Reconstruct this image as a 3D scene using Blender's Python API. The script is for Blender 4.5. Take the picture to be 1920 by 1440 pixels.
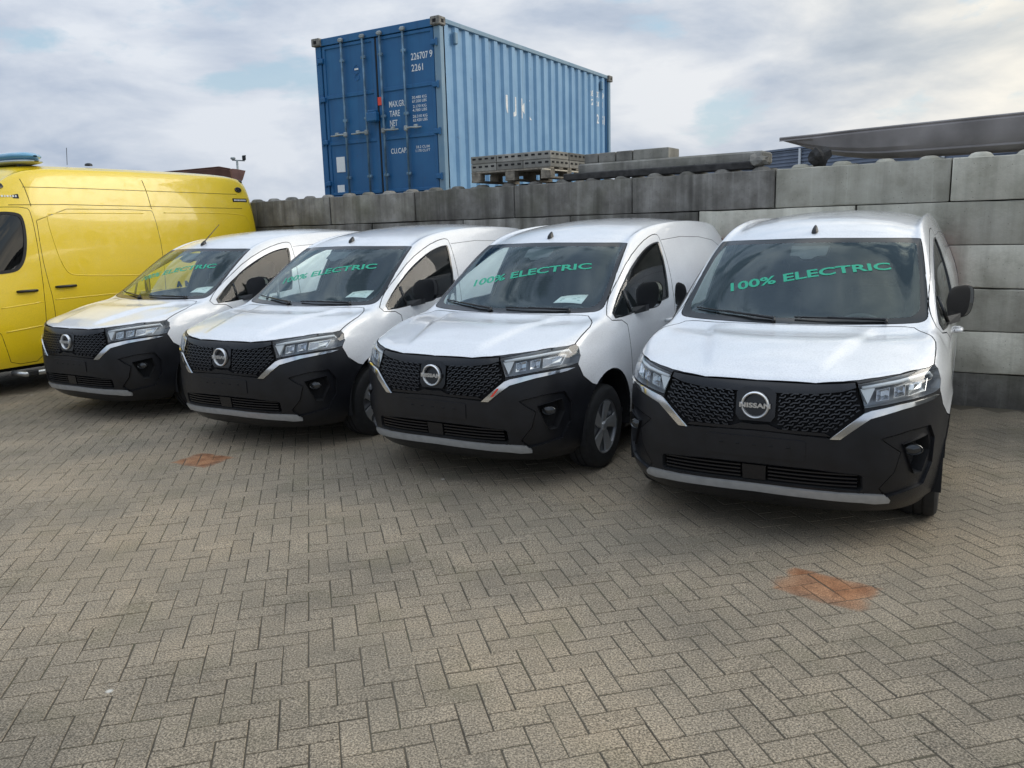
import bpy, bmesh, math, random
import numpy as np
from mathutils import Vector, Matrix
from mathutils.bvhtree import BVHTree
from mathutils.geometry import tessellate_polygon

scene = bpy.context.scene
for _o in list(bpy.data.objects): bpy.data.objects.remove(_o)
random.seed(7)
R = math.radians
# ---------------------------------------------------------------- camera
cam_d = bpy.data.cameras.new('camera')
cam_d.sensor_fit = 'HORIZONTAL'; cam_d.sensor_width = 36.0
cam_d.lens = 36.0 * 1534.03 / 1920.0
cam_d.clip_start = 0.05; cam_d.clip_end = 3000
cam = bpy.data.objects.new('camera', cam_d); scene.collection.objects.link(cam)
CAM_H, PITCH, ROLL = 1.7704, 0.186203, -0.027462
cam.matrix_world = Matrix.Translation((0, 0, CAM_H)) @ Matrix.Rotation(math.pi/2 - PITCH, 4, 'X') @ Matrix.Rotation(-ROLL*-1.0, 4, 'Z')
scene.camera = cam
# ---------------------------------------------------------------- light: bright broken overcast, soft sun from the right
SUN_EL, SUN_AZ = R(25), R(82)         # azimuth from +Y towards +X
world = bpy.data.worlds.new('World'); scene.world = world; world.use_nodes = True
scene.view_settings.view_transform = 'Standard'
scene.view_settings.look = 'None'
scene.view_settings.exposure = 0.36
scene.view_settings.gamma = 1.0
scene.view_settings.use_curve_mapping = False
scene.render.engine = 'CYCLES'
VANS={1:(-4.4244,8.1099,.5300),2:(-2.4213,6.7602,.5067),3:(-.5529,5.6060,.5448),4:(1.3292,4.3740,.5070)}
CLOUD_K, SKY_STRENGTH, SUN_E = .90, .10, 1.0
SKY_LOC = (5.61,6.68,7.16)
scene.cycles.max_bounces=8; scene.cycles.diffuse_bounces=3; scene.cycles.glossy_bounces=4; scene.cycles.transmission_bounces=4; scene.cycles.transparent_max_bounces=12
SKY_ROT = -16
# ---------------------------------------------------------------- helpers
COL = scene.collection
def link(o, parent=None):
    COL.objects.link(o)
    if parent is not None: o.parent = parent
    return o
def tag(o, label=None, cat=None, group=None, kind=None):
    for k, v in (('label', label), ('category', cat), ('group', group), ('kind', kind)):
        if v is not None: o[k] = v
    return o
def empty(name, loc=(0,0,0), rz=0, label=None, cat=None, group=None):
    o = bpy.data.objects.new(name, None); o.empty_display_size = .2
    link(o); o.location = loc; o.rotation_euler = (0,0,rz)
    return tag(o, label, cat, group)
def mesh_obj(name, verts, faces, mats, parent=None, smooth=False, midx=None):
    me = bpy.data.meshes.new(name); me.from_pydata([tuple(v) for v in verts], [], [tuple(f) for f in faces])
    for m in (mats if isinstance(mats,(list,tuple)) else [mats]): me.materials.append(m)
    if midx is not None: me.polygons.foreach_set('material_index', midx)
    if smooth: me.polygons.foreach_set('use_smooth', [True]*len(me.polygons))
    me.update()
    return link(bpy.data.objects.new(name, me), parent)
class MB:
    """collects simple solids into one mesh"""
    def __init__(s): s.v=[]; s.f=[]; s.mi=[]
    def add(s, vs, fs, mi=0):
        b=len(s.v); s.v+= [tuple(v) for v in vs]; s.f+=[tuple(b+i for i in f) for f in fs]; s.mi+=[mi]*len(fs); return s
    def box(s, c, size, rot=None, mi=0, bev=0.0, taper=None):
        x,y,z=[q/2 for q in size]
        if bev<=0:
            vs=[(a*x,b*y,e*z) for e in(-1,1) for b in(-1,1) for a in(-1,1)]
            fs=[(0,2,3,1),(4,5,7,6),(0,1,5,4),(2,6,7,3),(0,4,6,2),(1,3,7,5)]
        else:
            b_=min(bev,x*.95,y*.95,z*.95); vs=[];fs=[]
            for sx in(-1,1):
                for sy in(-1,1):
                    for sz in(-1,1):
                        vs+=[(sx*x,sy*(y-b_),sz*(z-b_)),(sx*(x-b_),sy*y,sz*(z-b_)),(sx*(x-b_),sy*(y-b_),sz*z)]
            def i(sx,sy,sz,k): return (((sx>0)*2+(sy>0))*2+(sz>0))*3+k
            for sg in(-1,1):
                q=[(i(sg,-1,-1,0),i(sg,1,-1,0),i(sg,1,1,0),i(sg,-1,1,0)),(i(-1,sg,-1,1),i(-1,sg,1,1),i(1,sg,1,1),i(1,sg,-1,1)),(i(-1,-1,sg,2),i(1,-1,sg,2),i(1,1,sg,2),i(-1,1,sg,2))]
                fs+=[t if sg>0 else t[::-1] for t in q]
            for a in(-1,1):
                for b in(-1,1):
                    w=a*b>0
                    t=(i(a,b,-1,0),i(a,b,-1,1),i(a,b,1,1),i(a,b,1,0)); fs.append(t if w else t[::-1])
                    t=(i(a,-1,b,0),i(a,1,b,0),i(a,1,b,2),i(a,-1,b,2)); fs.append(t if w else t[::-1])
                    t=(i(-1,a,b,1),i(-1,a,b,2),i(1,a,b,2),i(1,a,b,1)); fs.append(t if w else t[::-1])
                    for e in(-1,1):
                        t=(i(a,b,e,0),i(a,b,e,1),i(a,b,e,2)); fs.append(t if a*b*e>0 else t[::-1])
        if taper: vs=[(v[0]*(taper[0] if v[2]>0 else 1),v[1]*(taper[1] if v[2]>0 else 1),v[2]) for v in vs]
        if rot is not None: vs=[rot@Vector(v) for v in vs]
        return s.add([(v[0]+c[0],v[1]+c[1],v[2]+c[2]) for v in vs],fs,mi)
    def tube(s, pts, r, n=8, mi=0, caps=True):
        pts=[Vector(p) for p in pts]; rs=r if isinstance(r,(list,tuple)) else [r]*len(pts)
        vs=[];fs=[];up=Vector((0,0,1))
        for k,p in enumerate(pts):
            t=(pts[min(k+1,len(pts)-1)]-pts[max(k-1,0)]).normalized()
            a=t.cross(up if abs(t.z)<.95 else Vector((1,0,0))).normalized(); b=a.cross(t)
            vs+=[p+(a*math.cos(q*math.tau/n)+b*math.sin(q*math.tau/n))*rs[k] for q in range(n)]
        for k in range(len(pts)-1):
            for q in range(n): fs.append((k*n+q,k*n+(q+1)%n,(k+1)*n+(q+1)%n,(k+1)*n+q))
        if caps: fs+=[tuple(range(n))[::-1],tuple(range((len(pts)-1)*n,len(pts)*n))]
        return s.add(vs,fs,mi)
    def prism(s, poly, d0, d1, axes, mi=0):
        """polygon extruded from d0 to d1; axes(u,v,d)->xyz"""
        n=len(poly); vs=[axes(u,v,d0) for u,v in poly]+[axes(u,v,d1) for u,v in poly]
        fs=[tuple(range(n))[::-1],tuple(range(n,2*n))]+[(i,(i+1)%n,n+(i+1)%n,n+i) for i in range(n)]
        return s.add(vs,fs,mi)
    def lathe(s, prof, n=32, axis='X', c=(0,0,0), mi=0, closed=False):
        vs=[];fs=[]
        for d,r in prof:
            for q in range(n):
                a=q*math.tau/n
                p={'X':(d,r*math.cos(a),r*math.sin(a)),'Z':(r*math.cos(a),r*math.sin(a),d),'Y':(r*math.cos(a),d,-r*math.sin(a))}[axis]
                vs.append((p[0]+c[0],p[1]+c[1],p[2]+c[2]))
        m=len(prof)
        for k in range(m-1 if not closed else m):
            for q in range(n): fs.append((k*n+q,k*n+(q+1)%n,((k+1)%m)*n+(q+1)%n,((k+1)%m)*n+q))
        return s.add(vs,fs,mi)
    def build(s, name, mats, parent=None, smooth=False, angle=None):
        o=mesh_obj(name, s.v, s.f, mats, parent, smooth or angle is not None, s.mi)
        bm=bmesh.new(); bm.from_mesh(o.data); bmesh.ops.recalc_face_normals(bm,faces=bm.faces)
        if angle is not None:
            for e in bm.edges:
                if len(e.link_faces)==2 and e.calc_face_angle(0)>angle: e.smooth=False
        bm.to_mesh(o.data); bm.free()
        return o
def copy_tree(o, parent=None):
    c=o.copy(); COL.objects.link(c); c.parent=parent
    for ch in list(o.children): copy_tree(ch, c)
    return c
# ---------------------------------------------------------------- materials
def nt_new(name):
    m=bpy.data.materials.new(name); m.use_nodes=True; nt=m.node_tree
    return m, nt, nt.nodes['Principled BSDF'], nt.nodes['Material Output']
def N(nt, t, **kw):
    n=nt.nodes.new(t)
    for k,v in kw.items():
        if k in ('loc',): continue
        if k.startswith('i_'):
            key=k[2:]; key=int(key) if key.isdigit() else key.replace('_',' ')
            n.inputs[key].default_value=v
        else: setattr(n,k,v)
    return n
def L(nt,a,b): nt.links.new(a,b)
def ramp(nt, fac, stops, interp='LINEAR'):
    r=nt.nodes.new('ShaderNodeValToRGB'); r.color_ramp.interpolation=interp
    e=r.color_ramp.elements
    while len(e)<len(stops): e.new(.5)
    for el,(p,c) in zip(e,stops):
        el.position=p; el.color=(c,c,c,1) if isinstance(c,(int,float)) else (*c,1)
    if fac is not None: nt.links.new(fac,r.inputs[0])
    return r
def mixc(nt, fac, a, b, mode='MIX'):
    m=nt.nodes.new('ShaderNodeMix'); m.data_type='RGBA'; m.blend_type=mode
    for sock,v in ((m.inputs[0],fac),(m.inputs[6],a),(m.inputs[7],b)):
        if isinstance(v,bpy.types.NodeSocket): nt.links.new(v,sock)
        elif isinstance(v,(int,float)): sock.default_value=v
        else: sock.default_value=(*v,1) if len(v)==3 else v
    return m.outputs[2]
def math_n(nt, op, a, b=None):
    m=nt.nodes.new('ShaderNodeMath'); m.operation=op
    for i,v in enumerate((a,b)):
        if v is None: continue
        if isinstance(v,(int,float)): m.inputs[i].default_value=v
        else: nt.links.new(v,m.inputs[i])
    return m.outputs[0]
def plain(name, col, rough=.5, metal=0, coat=0, noise=.0, nscale=40, bump=0, bscale=200, spec=None):
    m,nt,p,out=nt_new(name)
    p.inputs['Base Color'].default_value=(*col,1); p.inputs['Roughness'].default_value=rough; p.inputs['Metallic'].default_value=metal
    if coat: p.inputs['Coat Weight'].default_value=coat; p.inputs['Coat Roughness'].default_value=.04
    if spec is not None: p.inputs['Specular IOR Level'].default_value=spec
    if noise or bump: tc=N(nt,'ShaderNodeTexCoord')
    if noise:
        n=N(nt,'ShaderNodeTexNoise',i_Scale=nscale,i_Detail=6.0); L(nt,tc.outputs['Object'],n.inputs['Vector'])
        r=ramp(nt,n.outputs['Fac'],[(.3,tuple(c*(1-noise) for c in col)),(.7,tuple(min(1,c*(1+noise)) for c in col))])
        L(nt,r.outputs[0],p.inputs['Base Color'])
    if bump:
        n=N(nt,'ShaderNodeTexNoise',i_Scale=bscale,i_Detail=3.0); L(nt,tc.outputs['Object'],n.inputs['Vector'])
        b=N(nt,'ShaderNodeBump',i_Strength=bump,i_Distance=.002); L(nt,n.outputs['Fac'],b.inputs['Height']); L(nt,b.outputs[0],p.inputs['Normal'])
    return m
def glass_mat(name, tint, ior=1.5, rough=.0, dust=0.0, coat=(1,1,1)):
    m=bpy.data.materials.new(name); m.use_nodes=True; nt=m.node_tree; nt.nodes.clear()
    out=N(nt,'ShaderNodeOutputMaterial'); t=N(nt,'ShaderNodeBsdfTransparent'); t.inputs[0].default_value=(*tint,1)
    g=N(nt,'ShaderNodeBsdfGlossy'); g.inputs['Roughness'].default_value=rough; g.inputs[0].default_value=(*coat,1)
    f=N(nt,'ShaderNodeFresnel',i_IOR=ior); mx=N(nt,'ShaderNodeMixShader')
    gg=N(nt,'ShaderNodeNewGeometry'); mr=N(nt,'ShaderNodeMapRange'); L(nt,gg.outputs['Backfacing'],mr.inputs[0]); mr.inputs[3].default_value=ior; mr.inputs[4].default_value=1/ior; L(nt,mr.outputs[0],f.inputs['IOR'])   # thin sheet: same reflectance from both sides
    L(nt,f.outputs[0],mx.inputs[0]);L(nt,t.outputs[0],mx.inputs[1]);L(nt,g.outputs[0],mx.inputs[2])
    res=mx.outputs[0]
    if dust:
        d=N(nt,'ShaderNodeBsdfDiffuse'); d.inputs[0].default_value=(.5,.52,.53,1)
        tc=N(nt,'ShaderNodeTexCoord'); n=N(nt,'ShaderNodeTexNoise',i_Scale=3.0,i_Detail=5.0); L(nt,tc.outputs['Object'],n.inputs['Vector'])
        r=ramp(nt,n.outputs['Fac'],[(.35,dust*.5),(.7,dust)])
        m2=N(nt,'ShaderNodeMixShader'); L(nt,r.outputs[0],m2.inputs[0]); L(nt,res,m2.inputs[1]); L(nt,d.outputs[0],m2.inputs[2]); res=m2.outputs[0]
    L(nt,res,out.inputs[0])
    return m
def paint(name, col, rough=.28):
    """car paint wet with fine drizzle: clear coat, small droplet relief, faint grime"""
    m,nt,p,out=nt_new(name)
    tc=N(nt,'ShaderNodeTexCoord')
    n=N(nt,'ShaderNodeTexNoise',i_Scale=2.5,i_Detail=6.0); L(nt,tc.outputs['Object'],n.inputs['Vector'])
    dk=tuple(c*.95 for c in col)
    r=ramp(nt,n.outputs['Fac'],[(.30,dk),(.62,col)])
    nf=N(nt,'ShaderNodeTexNoise',i_Scale=115.0,i_Detail=3.0,i_Roughness=.7); L(nt,tc.outputs['Object'],nf.inputs['Vector'])
    rf=ramp(nt,nf.outputs['Fac'],[(.36,.86),(.56,1.0)]); L(nt,mixc(nt,1.0,r.outputs[0],rf.outputs[0],'MULTIPLY'),p.inputs['Base Color'])   # darker dots that droplets show, put into the base colour
    p.inputs['Roughness'].default_value=rough; p.inputs['Coat Weight'].default_value=1.0; p.inputs['Coat Roughness'].default_value=.025
    v=N(nt,'ShaderNodeTexVoronoi',i_Scale=150.0); v.feature='SMOOTH_F1'; L(nt,tc.outputs['Object'],v.inputs['Vector'])
    r2=ramp(nt,v.outputs['Distance'],[(.0,1.0),(.42,0.0)])
    n2=N(nt,'ShaderNodeTexNoise',i_Scale=9.0,i_Detail=3.0); L(nt,tc.outputs['Object'],n2.inputs['Vector'])
    r3=ramp(nt,n2.outputs['Fac'],[(.4,.1),(.65,1.0)])
    h=math_n(nt,'MULTIPLY',r2.outputs[0],r3.outputs[0])
    b=N(nt,'ShaderNodeBump',i_Strength=.55,i_Distance=.0016); L(nt,h,b.inputs['Height'])
    L(nt,b.outputs[0],p.inputs['Normal']); L(nt,b.outputs[0],p.inputs['Coat Normal'])
    return m
M={}
M['white']=paint('white_paint',(.79,.80,.82))
M['yellow']=paint('yellow_paint',(.80,.575,.008),.4)
M['black_plastic']=plain('black_plastic',(.009,.0095,.012),.34,noise=.3,nscale=9,bump=.25,bscale=900,spec=.45)
M['gloss_black']=plain('gloss_black',(.008,.008,.010),.26)
M['frit']=plain('black_frit',(.012,.013,.014),.18)
M['chrome']=plain('chrome',(.82,.83,.84),.12,1)
M['silver']=plain('silver_plastic',(.42,.43,.44),.35,.4,noise=.1,nscale=20)
M['rubber']=plain('rubber',(.016,.016,.017),.75,noise=.3,nscale=30)
M['dark']=plain('dark_void',(.006,.006,.007),.9)
M['interior']=plain('interior_plastic',(.030,.031,.033),.7,noise=.2,nscale=15)
M['seat']=plain('seat_fabric',(.020,.021,.024),.9,noise=.3,nscale=60)
M['green']=plain('green_lettering',(.012,.36,.215),.5)
M['paper']=plain('white_paper',(.78,.80,.80),.6,noise=.05)
M['paper_print']=plain('green_grey_print',(.22,.34,.32),.6)
M['red']=plain('red_sticker',(.75,.06,.03),.4)
M['ws_glass']=glass_mat('windscreen_glass',(.88,.98,.94),1.62,dust=.02,coat=(.80,.95,.98))
M['side_glass']=glass_mat('side_glass',(.90,.96,.94),1.33)
M['lens']=glass_mat('clear_lens',(.90,.92,.93),1.5)
M['lamp_white']=plain('lamp_diffuser',(.75,.77,.78),.25)
M['reflector']=plain('lamp_reflector',(.75,.76,.78),.14,.9)
M['lamp_grey']=plain('lamp_housing',(.30,.31,.33),.28,.5)
M['tail_red']=plain('tail_lamp_red',(.35,.01,.01),.15,coat=.5)
M['amber']=plain('amber_lens',(.75,.25,.02),.2)

M['white_print']=plain('white_stencil',(.72,.74,.74),.6,noise=.15,nscale=40)
M['gap']=plain('shut_line_shade',(.02,.02,.022),.9)  # dark colour on panel edges stands for the shade in the gaps

M['badge']=plain('satin_badge',(.80,.81,.82),.28,.85)
# ---------------------------------------------------------------- sky
nt=world.node_tree; nt.nodes.clear()
wo=N(nt,'ShaderNodeOutputWorld'); bg=N(nt,'ShaderNodeBackground'); L(nt,bg.outputs[0],wo.inputs[0])
sky=N(nt,'ShaderNodeTexSky'); sky.sky_type='NISHITA'; sky.sun_disc=False; sky.sun_elevation=SUN_EL; sky.sun_rotation=SUN_AZ; sky.air_density=1.3; sky.dust_density=1.6
tc=N(nt,'ShaderNodeTexCoord'); sep=N(nt,'ShaderNodeSeparateXYZ'); L(nt,tc.outputs['Generated'],sep.inputs[0])
mp=N(nt,'ShaderNodeMapping'); L(nt,tc.outputs['Generated'],mp.inputs[0]); mp.inputs['Rotation'].default_value=(0,R(9),R(SKY_ROT)); mp.inputs['Scale'].default_value=(2.3,2.3,6.2); mp.inputs['Location'].default_value=(*SKY_LOC,)
n1=N(nt,'ShaderNodeTexNoise',i_Scale=1.5,i_Detail=10.0,i_Roughness=.55,i_Distortion=.15); L(nt,mp.outputs[0],n1.inputs['Vector'])
n2=N(nt,'ShaderNodeTexNoise',i_Scale=.55,i_Detail=5.0,i_Roughness=.5); L(nt,mp.outputs[0],n2.inputs['Vector'])
n3=N(nt,'ShaderNodeTexNoise',i_Scale=2.2,i_Detail=9.0,i_Roughness=.58,i_Distortion=.2); L(nt,mp.outputs[0],n3.inputs['Vector'])
cover=ramp(nt,n1.outputs['Fac'],[(.405,0.0),(.475,1.0)])
shade=ramp(nt,math_n(nt,'ADD',math_n(nt,'MULTIPLY',n2.outputs['Fac'],.62),math_n(nt,'MULTIPLY',n3.outputs['Fac'],.38)),[(.36,(.30,.37,.485)),(.48,(.49,.555,.655)),(.60,(.82,.84,.865))])
# cloud light: whiter and warmer towards the veiled sun, cooler away from it
sd=Vector((math.cos(SUN_EL)*math.sin(SUN_AZ),math.cos(SUN_EL)*math.cos(SUN_AZ),math.sin(SUN_EL)))
dot=N(nt,'ShaderNodeVectorMath',operation='DOT_PRODUCT'); L(nt,tc.outputs['Generated'],dot.inputs[0]); dot.inputs[1].default_value=sd
glow=ramp(nt,dot.outputs['Value'],[(.0,(.90,.93,.98)),(.44,(1.0,1.0,1.0)),(.66,(1.27,1.17,.99)),(1.0,(1.75,1.60,1.36))])
cl=mixc(nt,1.0,shade.outputs[0],glow.outputs[0],'MULTIPLY'); cie=ramp(nt,sep.outputs[2],[(.0,.84),(.30,.93),(.62,1.55),(1.0,2.15)])   # overcast dome: brighter towards the zenith
cl=mixc(nt,1.0,cl,cie.outputs[0],'MULTIPLY'); cl=mixc(nt,1.0,cl,(10*CLOUD_K,10*CLOUD_K,10*CLOUD_K),'MULTIPLY')
sk=N(nt,'ShaderNodeMix'); sk.data_type='RGBA'; sk.blend_type='MULTIPLY'; sk.inputs[0].default_value=1.0; L(nt,sky.outputs[0],sk.inputs[6]); sk.inputs[7].default_value=(1,1,1,1)
clear=mixc(nt,.6,sk.outputs[2],(4.0,5.5,6.9))
veil=ramp(nt,sep.outputs[2],[(.0,.75),(.10,.25),(.3,.0)])
cov=math_n(nt,'MAXIMUM',cover.outputs[0],veil.outputs[0])
fin=mixc(nt,cov,clear,cl)
L(nt,fin,bg.inputs[0]); bg.inputs[1].default_value=SKY_STRENGTH
sun=bpy.data.lights.new('sun','SUN'); sun.energy=SUN_E; sun.angle=R(32); sun.color=(1.0,.93,.82)
so=bpy.data.objects.new('sun',sun); link(so); so.rotation_euler=sd.to_track_quat('Z','Y').to_euler()
# ---------------------------------------------------------------- paved yard
PA=R(13.5); E1=Vector((math.cos(PA),math.sin(PA),0)); E2=Vector((-math.sin(PA),math.cos(PA),0)); PO=Vector((-.70,2.850,0)); PC=.108
def stone_speckle(nt,pos,scale):
    n=N(nt,'ShaderNodeTexNoise',i_Scale=scale,i_Detail=3.0,i_Roughness=.75); L(nt,pos,n.inputs['Vector']); return n.outputs['Fac']
def paver_mat():
    m,nt,p,out=nt_new('concrete_paver')
    g=N(nt,'ShaderNodeNewGeometry'); pos=g.outputs['Position']
    at=N(nt,'ShaderNodeAttribute',attribute_name='rnd')
    base=ramp(nt,at.outputs['Fac'],[(0,(.246,.204,.150)),(.5,(.264,.219,.162)),(1,(.284,.236,.175))])
    sp=stone_speckle(nt,pos,125); r=ramp(nt,sp,[(.34,.26),(.5,.98),(.66,2.0)])
    c=mixc(nt,1.0,base.outputs[0],r.outputs[0],'MULTIPLY')
    vor=N(nt,'ShaderNodeTexVoronoi',i_Scale=75.0); L(nt,pos,vor.inputs['Vector'])
    rv=ramp(nt,vor.outputs['Distance'],[(.12,1.0),(.26,0.0)])
    sel=ramp(nt,vor.outputs['Color'],[(.76,0.0),(.80,.75)])
    c=mixc(nt,math_n(nt,'MULTIPLY',rv.outputs[0],sel.outputs[0]),c,(.52,.48,.41))
    # wear and grime with slow variation over the yard
    n=N(nt,'ShaderNodeTexNoise',i_Scale=.55,i_Detail=7.0,i_Roughness=.62); L(nt,pos,n.inputs['Vector'])
    r2=ramp(nt,n.outputs['Fac'],[(.34,(.56,.58,.60)),(.50,(.93,.93,.92)),(.66,(1.20,1.15,1.07))])
    c=mixc(nt,1.0,c,r2.outputs[0],'MULTIPLY')
    n=N(nt,'ShaderNodeTexNoise',i_Scale=2.3,i_Detail=5.0); L(nt,pos,n.inputs['Vector'])
    r3=ramp(nt,n.outputs['Fac'],[(.55,0.0),(.75,.35)]); c=mixc(nt,r3.outputs[0],c,(.115,.110,.060))
    fn=N(nt,'ShaderNodeTexNoise',i_Scale=.62,i_Detail=8.0,i_Roughness=.6,i_Distortion=.4); L(nt,pos,fn.inputs['Vector'])
    fm=ramp(nt,fn.outputs['Fac'],[(.50,0.0),(.66,.58)])   # trodden-in silt that closes the joints in patches
    c=mixc(nt,fm.outputs[0],c,mixc(nt,.5,(.185,.160,.120),r.outputs[0],'MULTIPLY'))
    vd=N(nt,'ShaderNodeTexVoronoi',i_Scale=2.6); L(nt,pos,vd.inputs['Vector'])
    d1=ramp(nt,vd.outputs['Distance'],[(.022,1.0),(.05,0.0)]); d2=ramp(nt,vd.outputs['Color'],[(.62,0.0),(.66,.8)])
    c=mixc(nt,math_n(nt,'MULTIPLY',d1.outputs[0],d2.outputs[0]),c,(.62,.60,.55))
    # two rust patches
    for (x,y,ang,hx,hy,k) in ((1.51,3.755,R(-40),.235,.165,0),(-2.53,6.43,R(-27),.20,.17,3)):
        mp=N(nt,'ShaderNodeMapping',vector_type='TEXTURE'); L(nt,pos,mp.inputs[0]); mp.inputs['Location'].default_value=(x,y,0); mp.inputs['Rotation'].default_value=(0,0,ang); mp.inputs['Scale'].default_value=(hx,hy,1)
        nn=N(nt,'ShaderNodeTexNoise',i_Scale=9.0,i_Detail=4.0); L(nt,pos,nn.inputs['Vector'])
        s=N(nt,'ShaderNodeSeparateXYZ'); L(nt,mp.outputs[0],s.inputs[0])
        d_=math_n(nt,'MAXIMUM',math_n(nt,'ABSOLUTE',s.outputs[0]),math_n(nt,'ABSOLUTE',s.outputs[1]))
        d_=math_n(nt,'ADD',d_,math_n(nt,'MULTIPLY',math_n(nt,'SUBTRACT',nn.outputs['Fac'],.5),.55))
        mk=ramp(nt,d_,[(.50,.92),(.86,.66),(1.04,0.0)])
        ru=ramp(nt,nn.outputs['Fac'],[(.35,(.19,.072,.028)),(.62,(.37,.175,.082))])
        ru2=mixc(nt,.55,ru.outputs[0],r.outputs[0],'MULTIPLY')
        mk2=math_n(nt,'MULTIPLY',mk.outputs[0],math_n(nt,'ADD',math_n(nt,'MULTIPLY',at.outputs['Fac'],.7),.70)); mk2=math_n(nt,'MINIMUM',mk2,.92); c=mixc(nt,mk2,c,ru2)
    L(nt,c,p.inputs['Base Color'])
    rr=ramp(nt,n.outputs['Fac'],[(.3,.78),(.7,.93)]); L(nt,rr.outputs[0],p.inputs['Roughness']); p.inputs['Specular IOR Level'].default_value=.35
    b=N(nt,'ShaderNodeBump',i_Strength=.55,i_Distance=.003); L(nt,sp,b.inputs['Height']); L(nt,b.outputs[0],p.inputs['Normal'])
    return m
M['paver']=paver_mat()
def joint_mat():
    m,nt,p,out=nt_new('joint_sand')
    g=N(nt,'ShaderNodeNewGeometry'); n=N(nt,'ShaderNodeTexNoise',i_Scale=3.0,i_Detail=8.0); L(nt,g.outputs['Position'],n.inputs['Vector'])
    r=ramp(nt,n.outputs['Fac'],[(.35,(.056,.046,.032)),(.55,(.082,.068,.047)),(.72,(.070,.068,.036))]); pos=g.outputs['Position']
    fn=N(nt,'ShaderNodeTexNoise',i_Scale=.62,i_Detail=8.0,i_Roughness=.6,i_Distortion=.4); L(nt,pos,fn.inputs['Vector'])
    fm=ramp(nt,fn.outputs['Fac'],[(.50,0.0),(.66,.58)])   # trodden-in silt that closes the joints in patches
    L(nt,mixc(nt,fm.outputs[0],r.outputs[0],(.150,.130,.098)),p.inputs['Base Color']); p.inputs['Roughness'].default_value=.95
    return m
M['joint']=joint_mat()
yard=mesh_obj('paved_yard',[(-600,-80,-.0018),(600,-80,-.0018),(600,900,-.0018),(-600,900,-.0018)],[(0,1,2,3)],M['joint']); tag(yard,kind='structure')
WA=.590651; W0=Vector((0,10.5474,0)); WE=Vector((math.cos(WA),-math.sin(WA),0)); WM=Vector((math.sin(WA),math.cos(WA),0)); WZ=-.0828
def wp(s,b,z): return W0+WE*s+WM*b+Vector((0,0,z))
pv=[]
for i in range(-95,110):
    for j in range(-50,110):
        k=(i-j)%4
        if k==0: c=(i+1,j+.5); horiz=True
        elif k==3: c=(i+.5,j+1); horiz=False
        else: continue
        p=PO+E1*(c[0]*PC)+E2*(c[1]*PC)
        if p.y<.9 or (p-W0).dot(WM)>-.12: continue
        if abs(p.x)>p.y*.66+2.8: continue
        pv.append((p.x,p.y,horiz))
cf=(Matrix.Translation((0,0,CAM_H)) @ Matrix.Rotation(math.pi/2-PITCH,4,'X') @ Matrix.Rotation(ROLL,4,'Z')).inverted()
def px(p):
    q=cf@Vector(p); return (960+1534.03*q.x/-q.z, 720-1534.03*q.y/-q.z, -q.z)
def in_view(x,y):
    u,v,dd=px((x,y,0)); return dd>0 and -30<u<1950 and v<1470
hl,hw,bv=.1052,.0512,.0022
def paver_geo(x,y,horiz,rs):
    a=PA+(0 if horiz else math.pi/2)+rs.gauss(0,.006); ca,sa=math.cos(a),math.sin(a); z=max(0,min(.0025,rs.gauss(.0006,.0008))); tx,ty=[max(-.008,min(.008,rs.gauss(0,.004))) for _ in (0,1)]
    x+=rs.gauss(0,.0008); y+=rs.gauss(0,.0008); out=[]
    for (ins,dz) in ((bv,0),(0,-bv),(0,-.03)):
        for sx,sy in ((-1,-1),(1,-1),(1,1),(-1,1)):
            lx,ly=sx*(hl-ins),sy*(hw-ins); out.append((x+lx*ca-ly*sa,y+lx*sa+ly*ca,z+dz+tx*lx+ty*ly*.5))
    return out
PF=[(0,1,2,3)]+[(a+4,(a+1)%4+4,(a+1)%4,a) for a in range(4)]+[(a+8,(a+1)%4+8,(a+1)%4+4,a+4) for a in range(4)]
rs=random.Random(5)
vis=sorted([p for p in pv if in_view(p[0],p[1])],key=lambda p:px((p[0],p[1],0))[2])
near=set(vis[:300]); rest=[p for p in pv if p not in near]
def set_rnd(me,vals):
    at=me.attributes.new('rnd','FLOAT','POINT'); at.data.foreach_set('value',vals)
variants=[]
for k in range(16):
    r_=random.Random(k); vs=paver_geo(0,0,True,random.Random(k+50)); ca,sa=math.cos(-PA),math.sin(-PA)
    vs=[(x*ca-y*sa,x*sa+y*ca,z) for x,y,z in vs]
    me=bpy.data.meshes.new('paver'); me.from_pydata(vs,[],PF); me.materials.append(M['paver']); set_rnd(me,[min(1,max(0,r_.gauss(.5,.22)))]*len(vs)); variants.append(me)
for (x,y,h_) in vis[:300]:
    o=bpy.data.objects.new('paver',variants[rs.randrange(16)]); link(o,yard); o.location=(x,y,0); o.rotation_euler=(0,0,PA+(0 if h_ else math.pi/2)+(math.pi if rs.random()<.5 else 0))
vs=[];fs=[];rv=[]
for (x,y,h_) in rest:
    b=len(vs); g_=paver_geo(x,y,h_,rs); vs+=g_; fs+=[tuple(q+b for q in f) for f in PF]; rv+=[min(1,max(0,rs.gauss(.5,.22)))]*12
fld=mesh_obj('paver_field',vs,fs,M['paver'],yard); set_rnd(fld.data,rv); tag(fld,kind='stuff')
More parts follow.
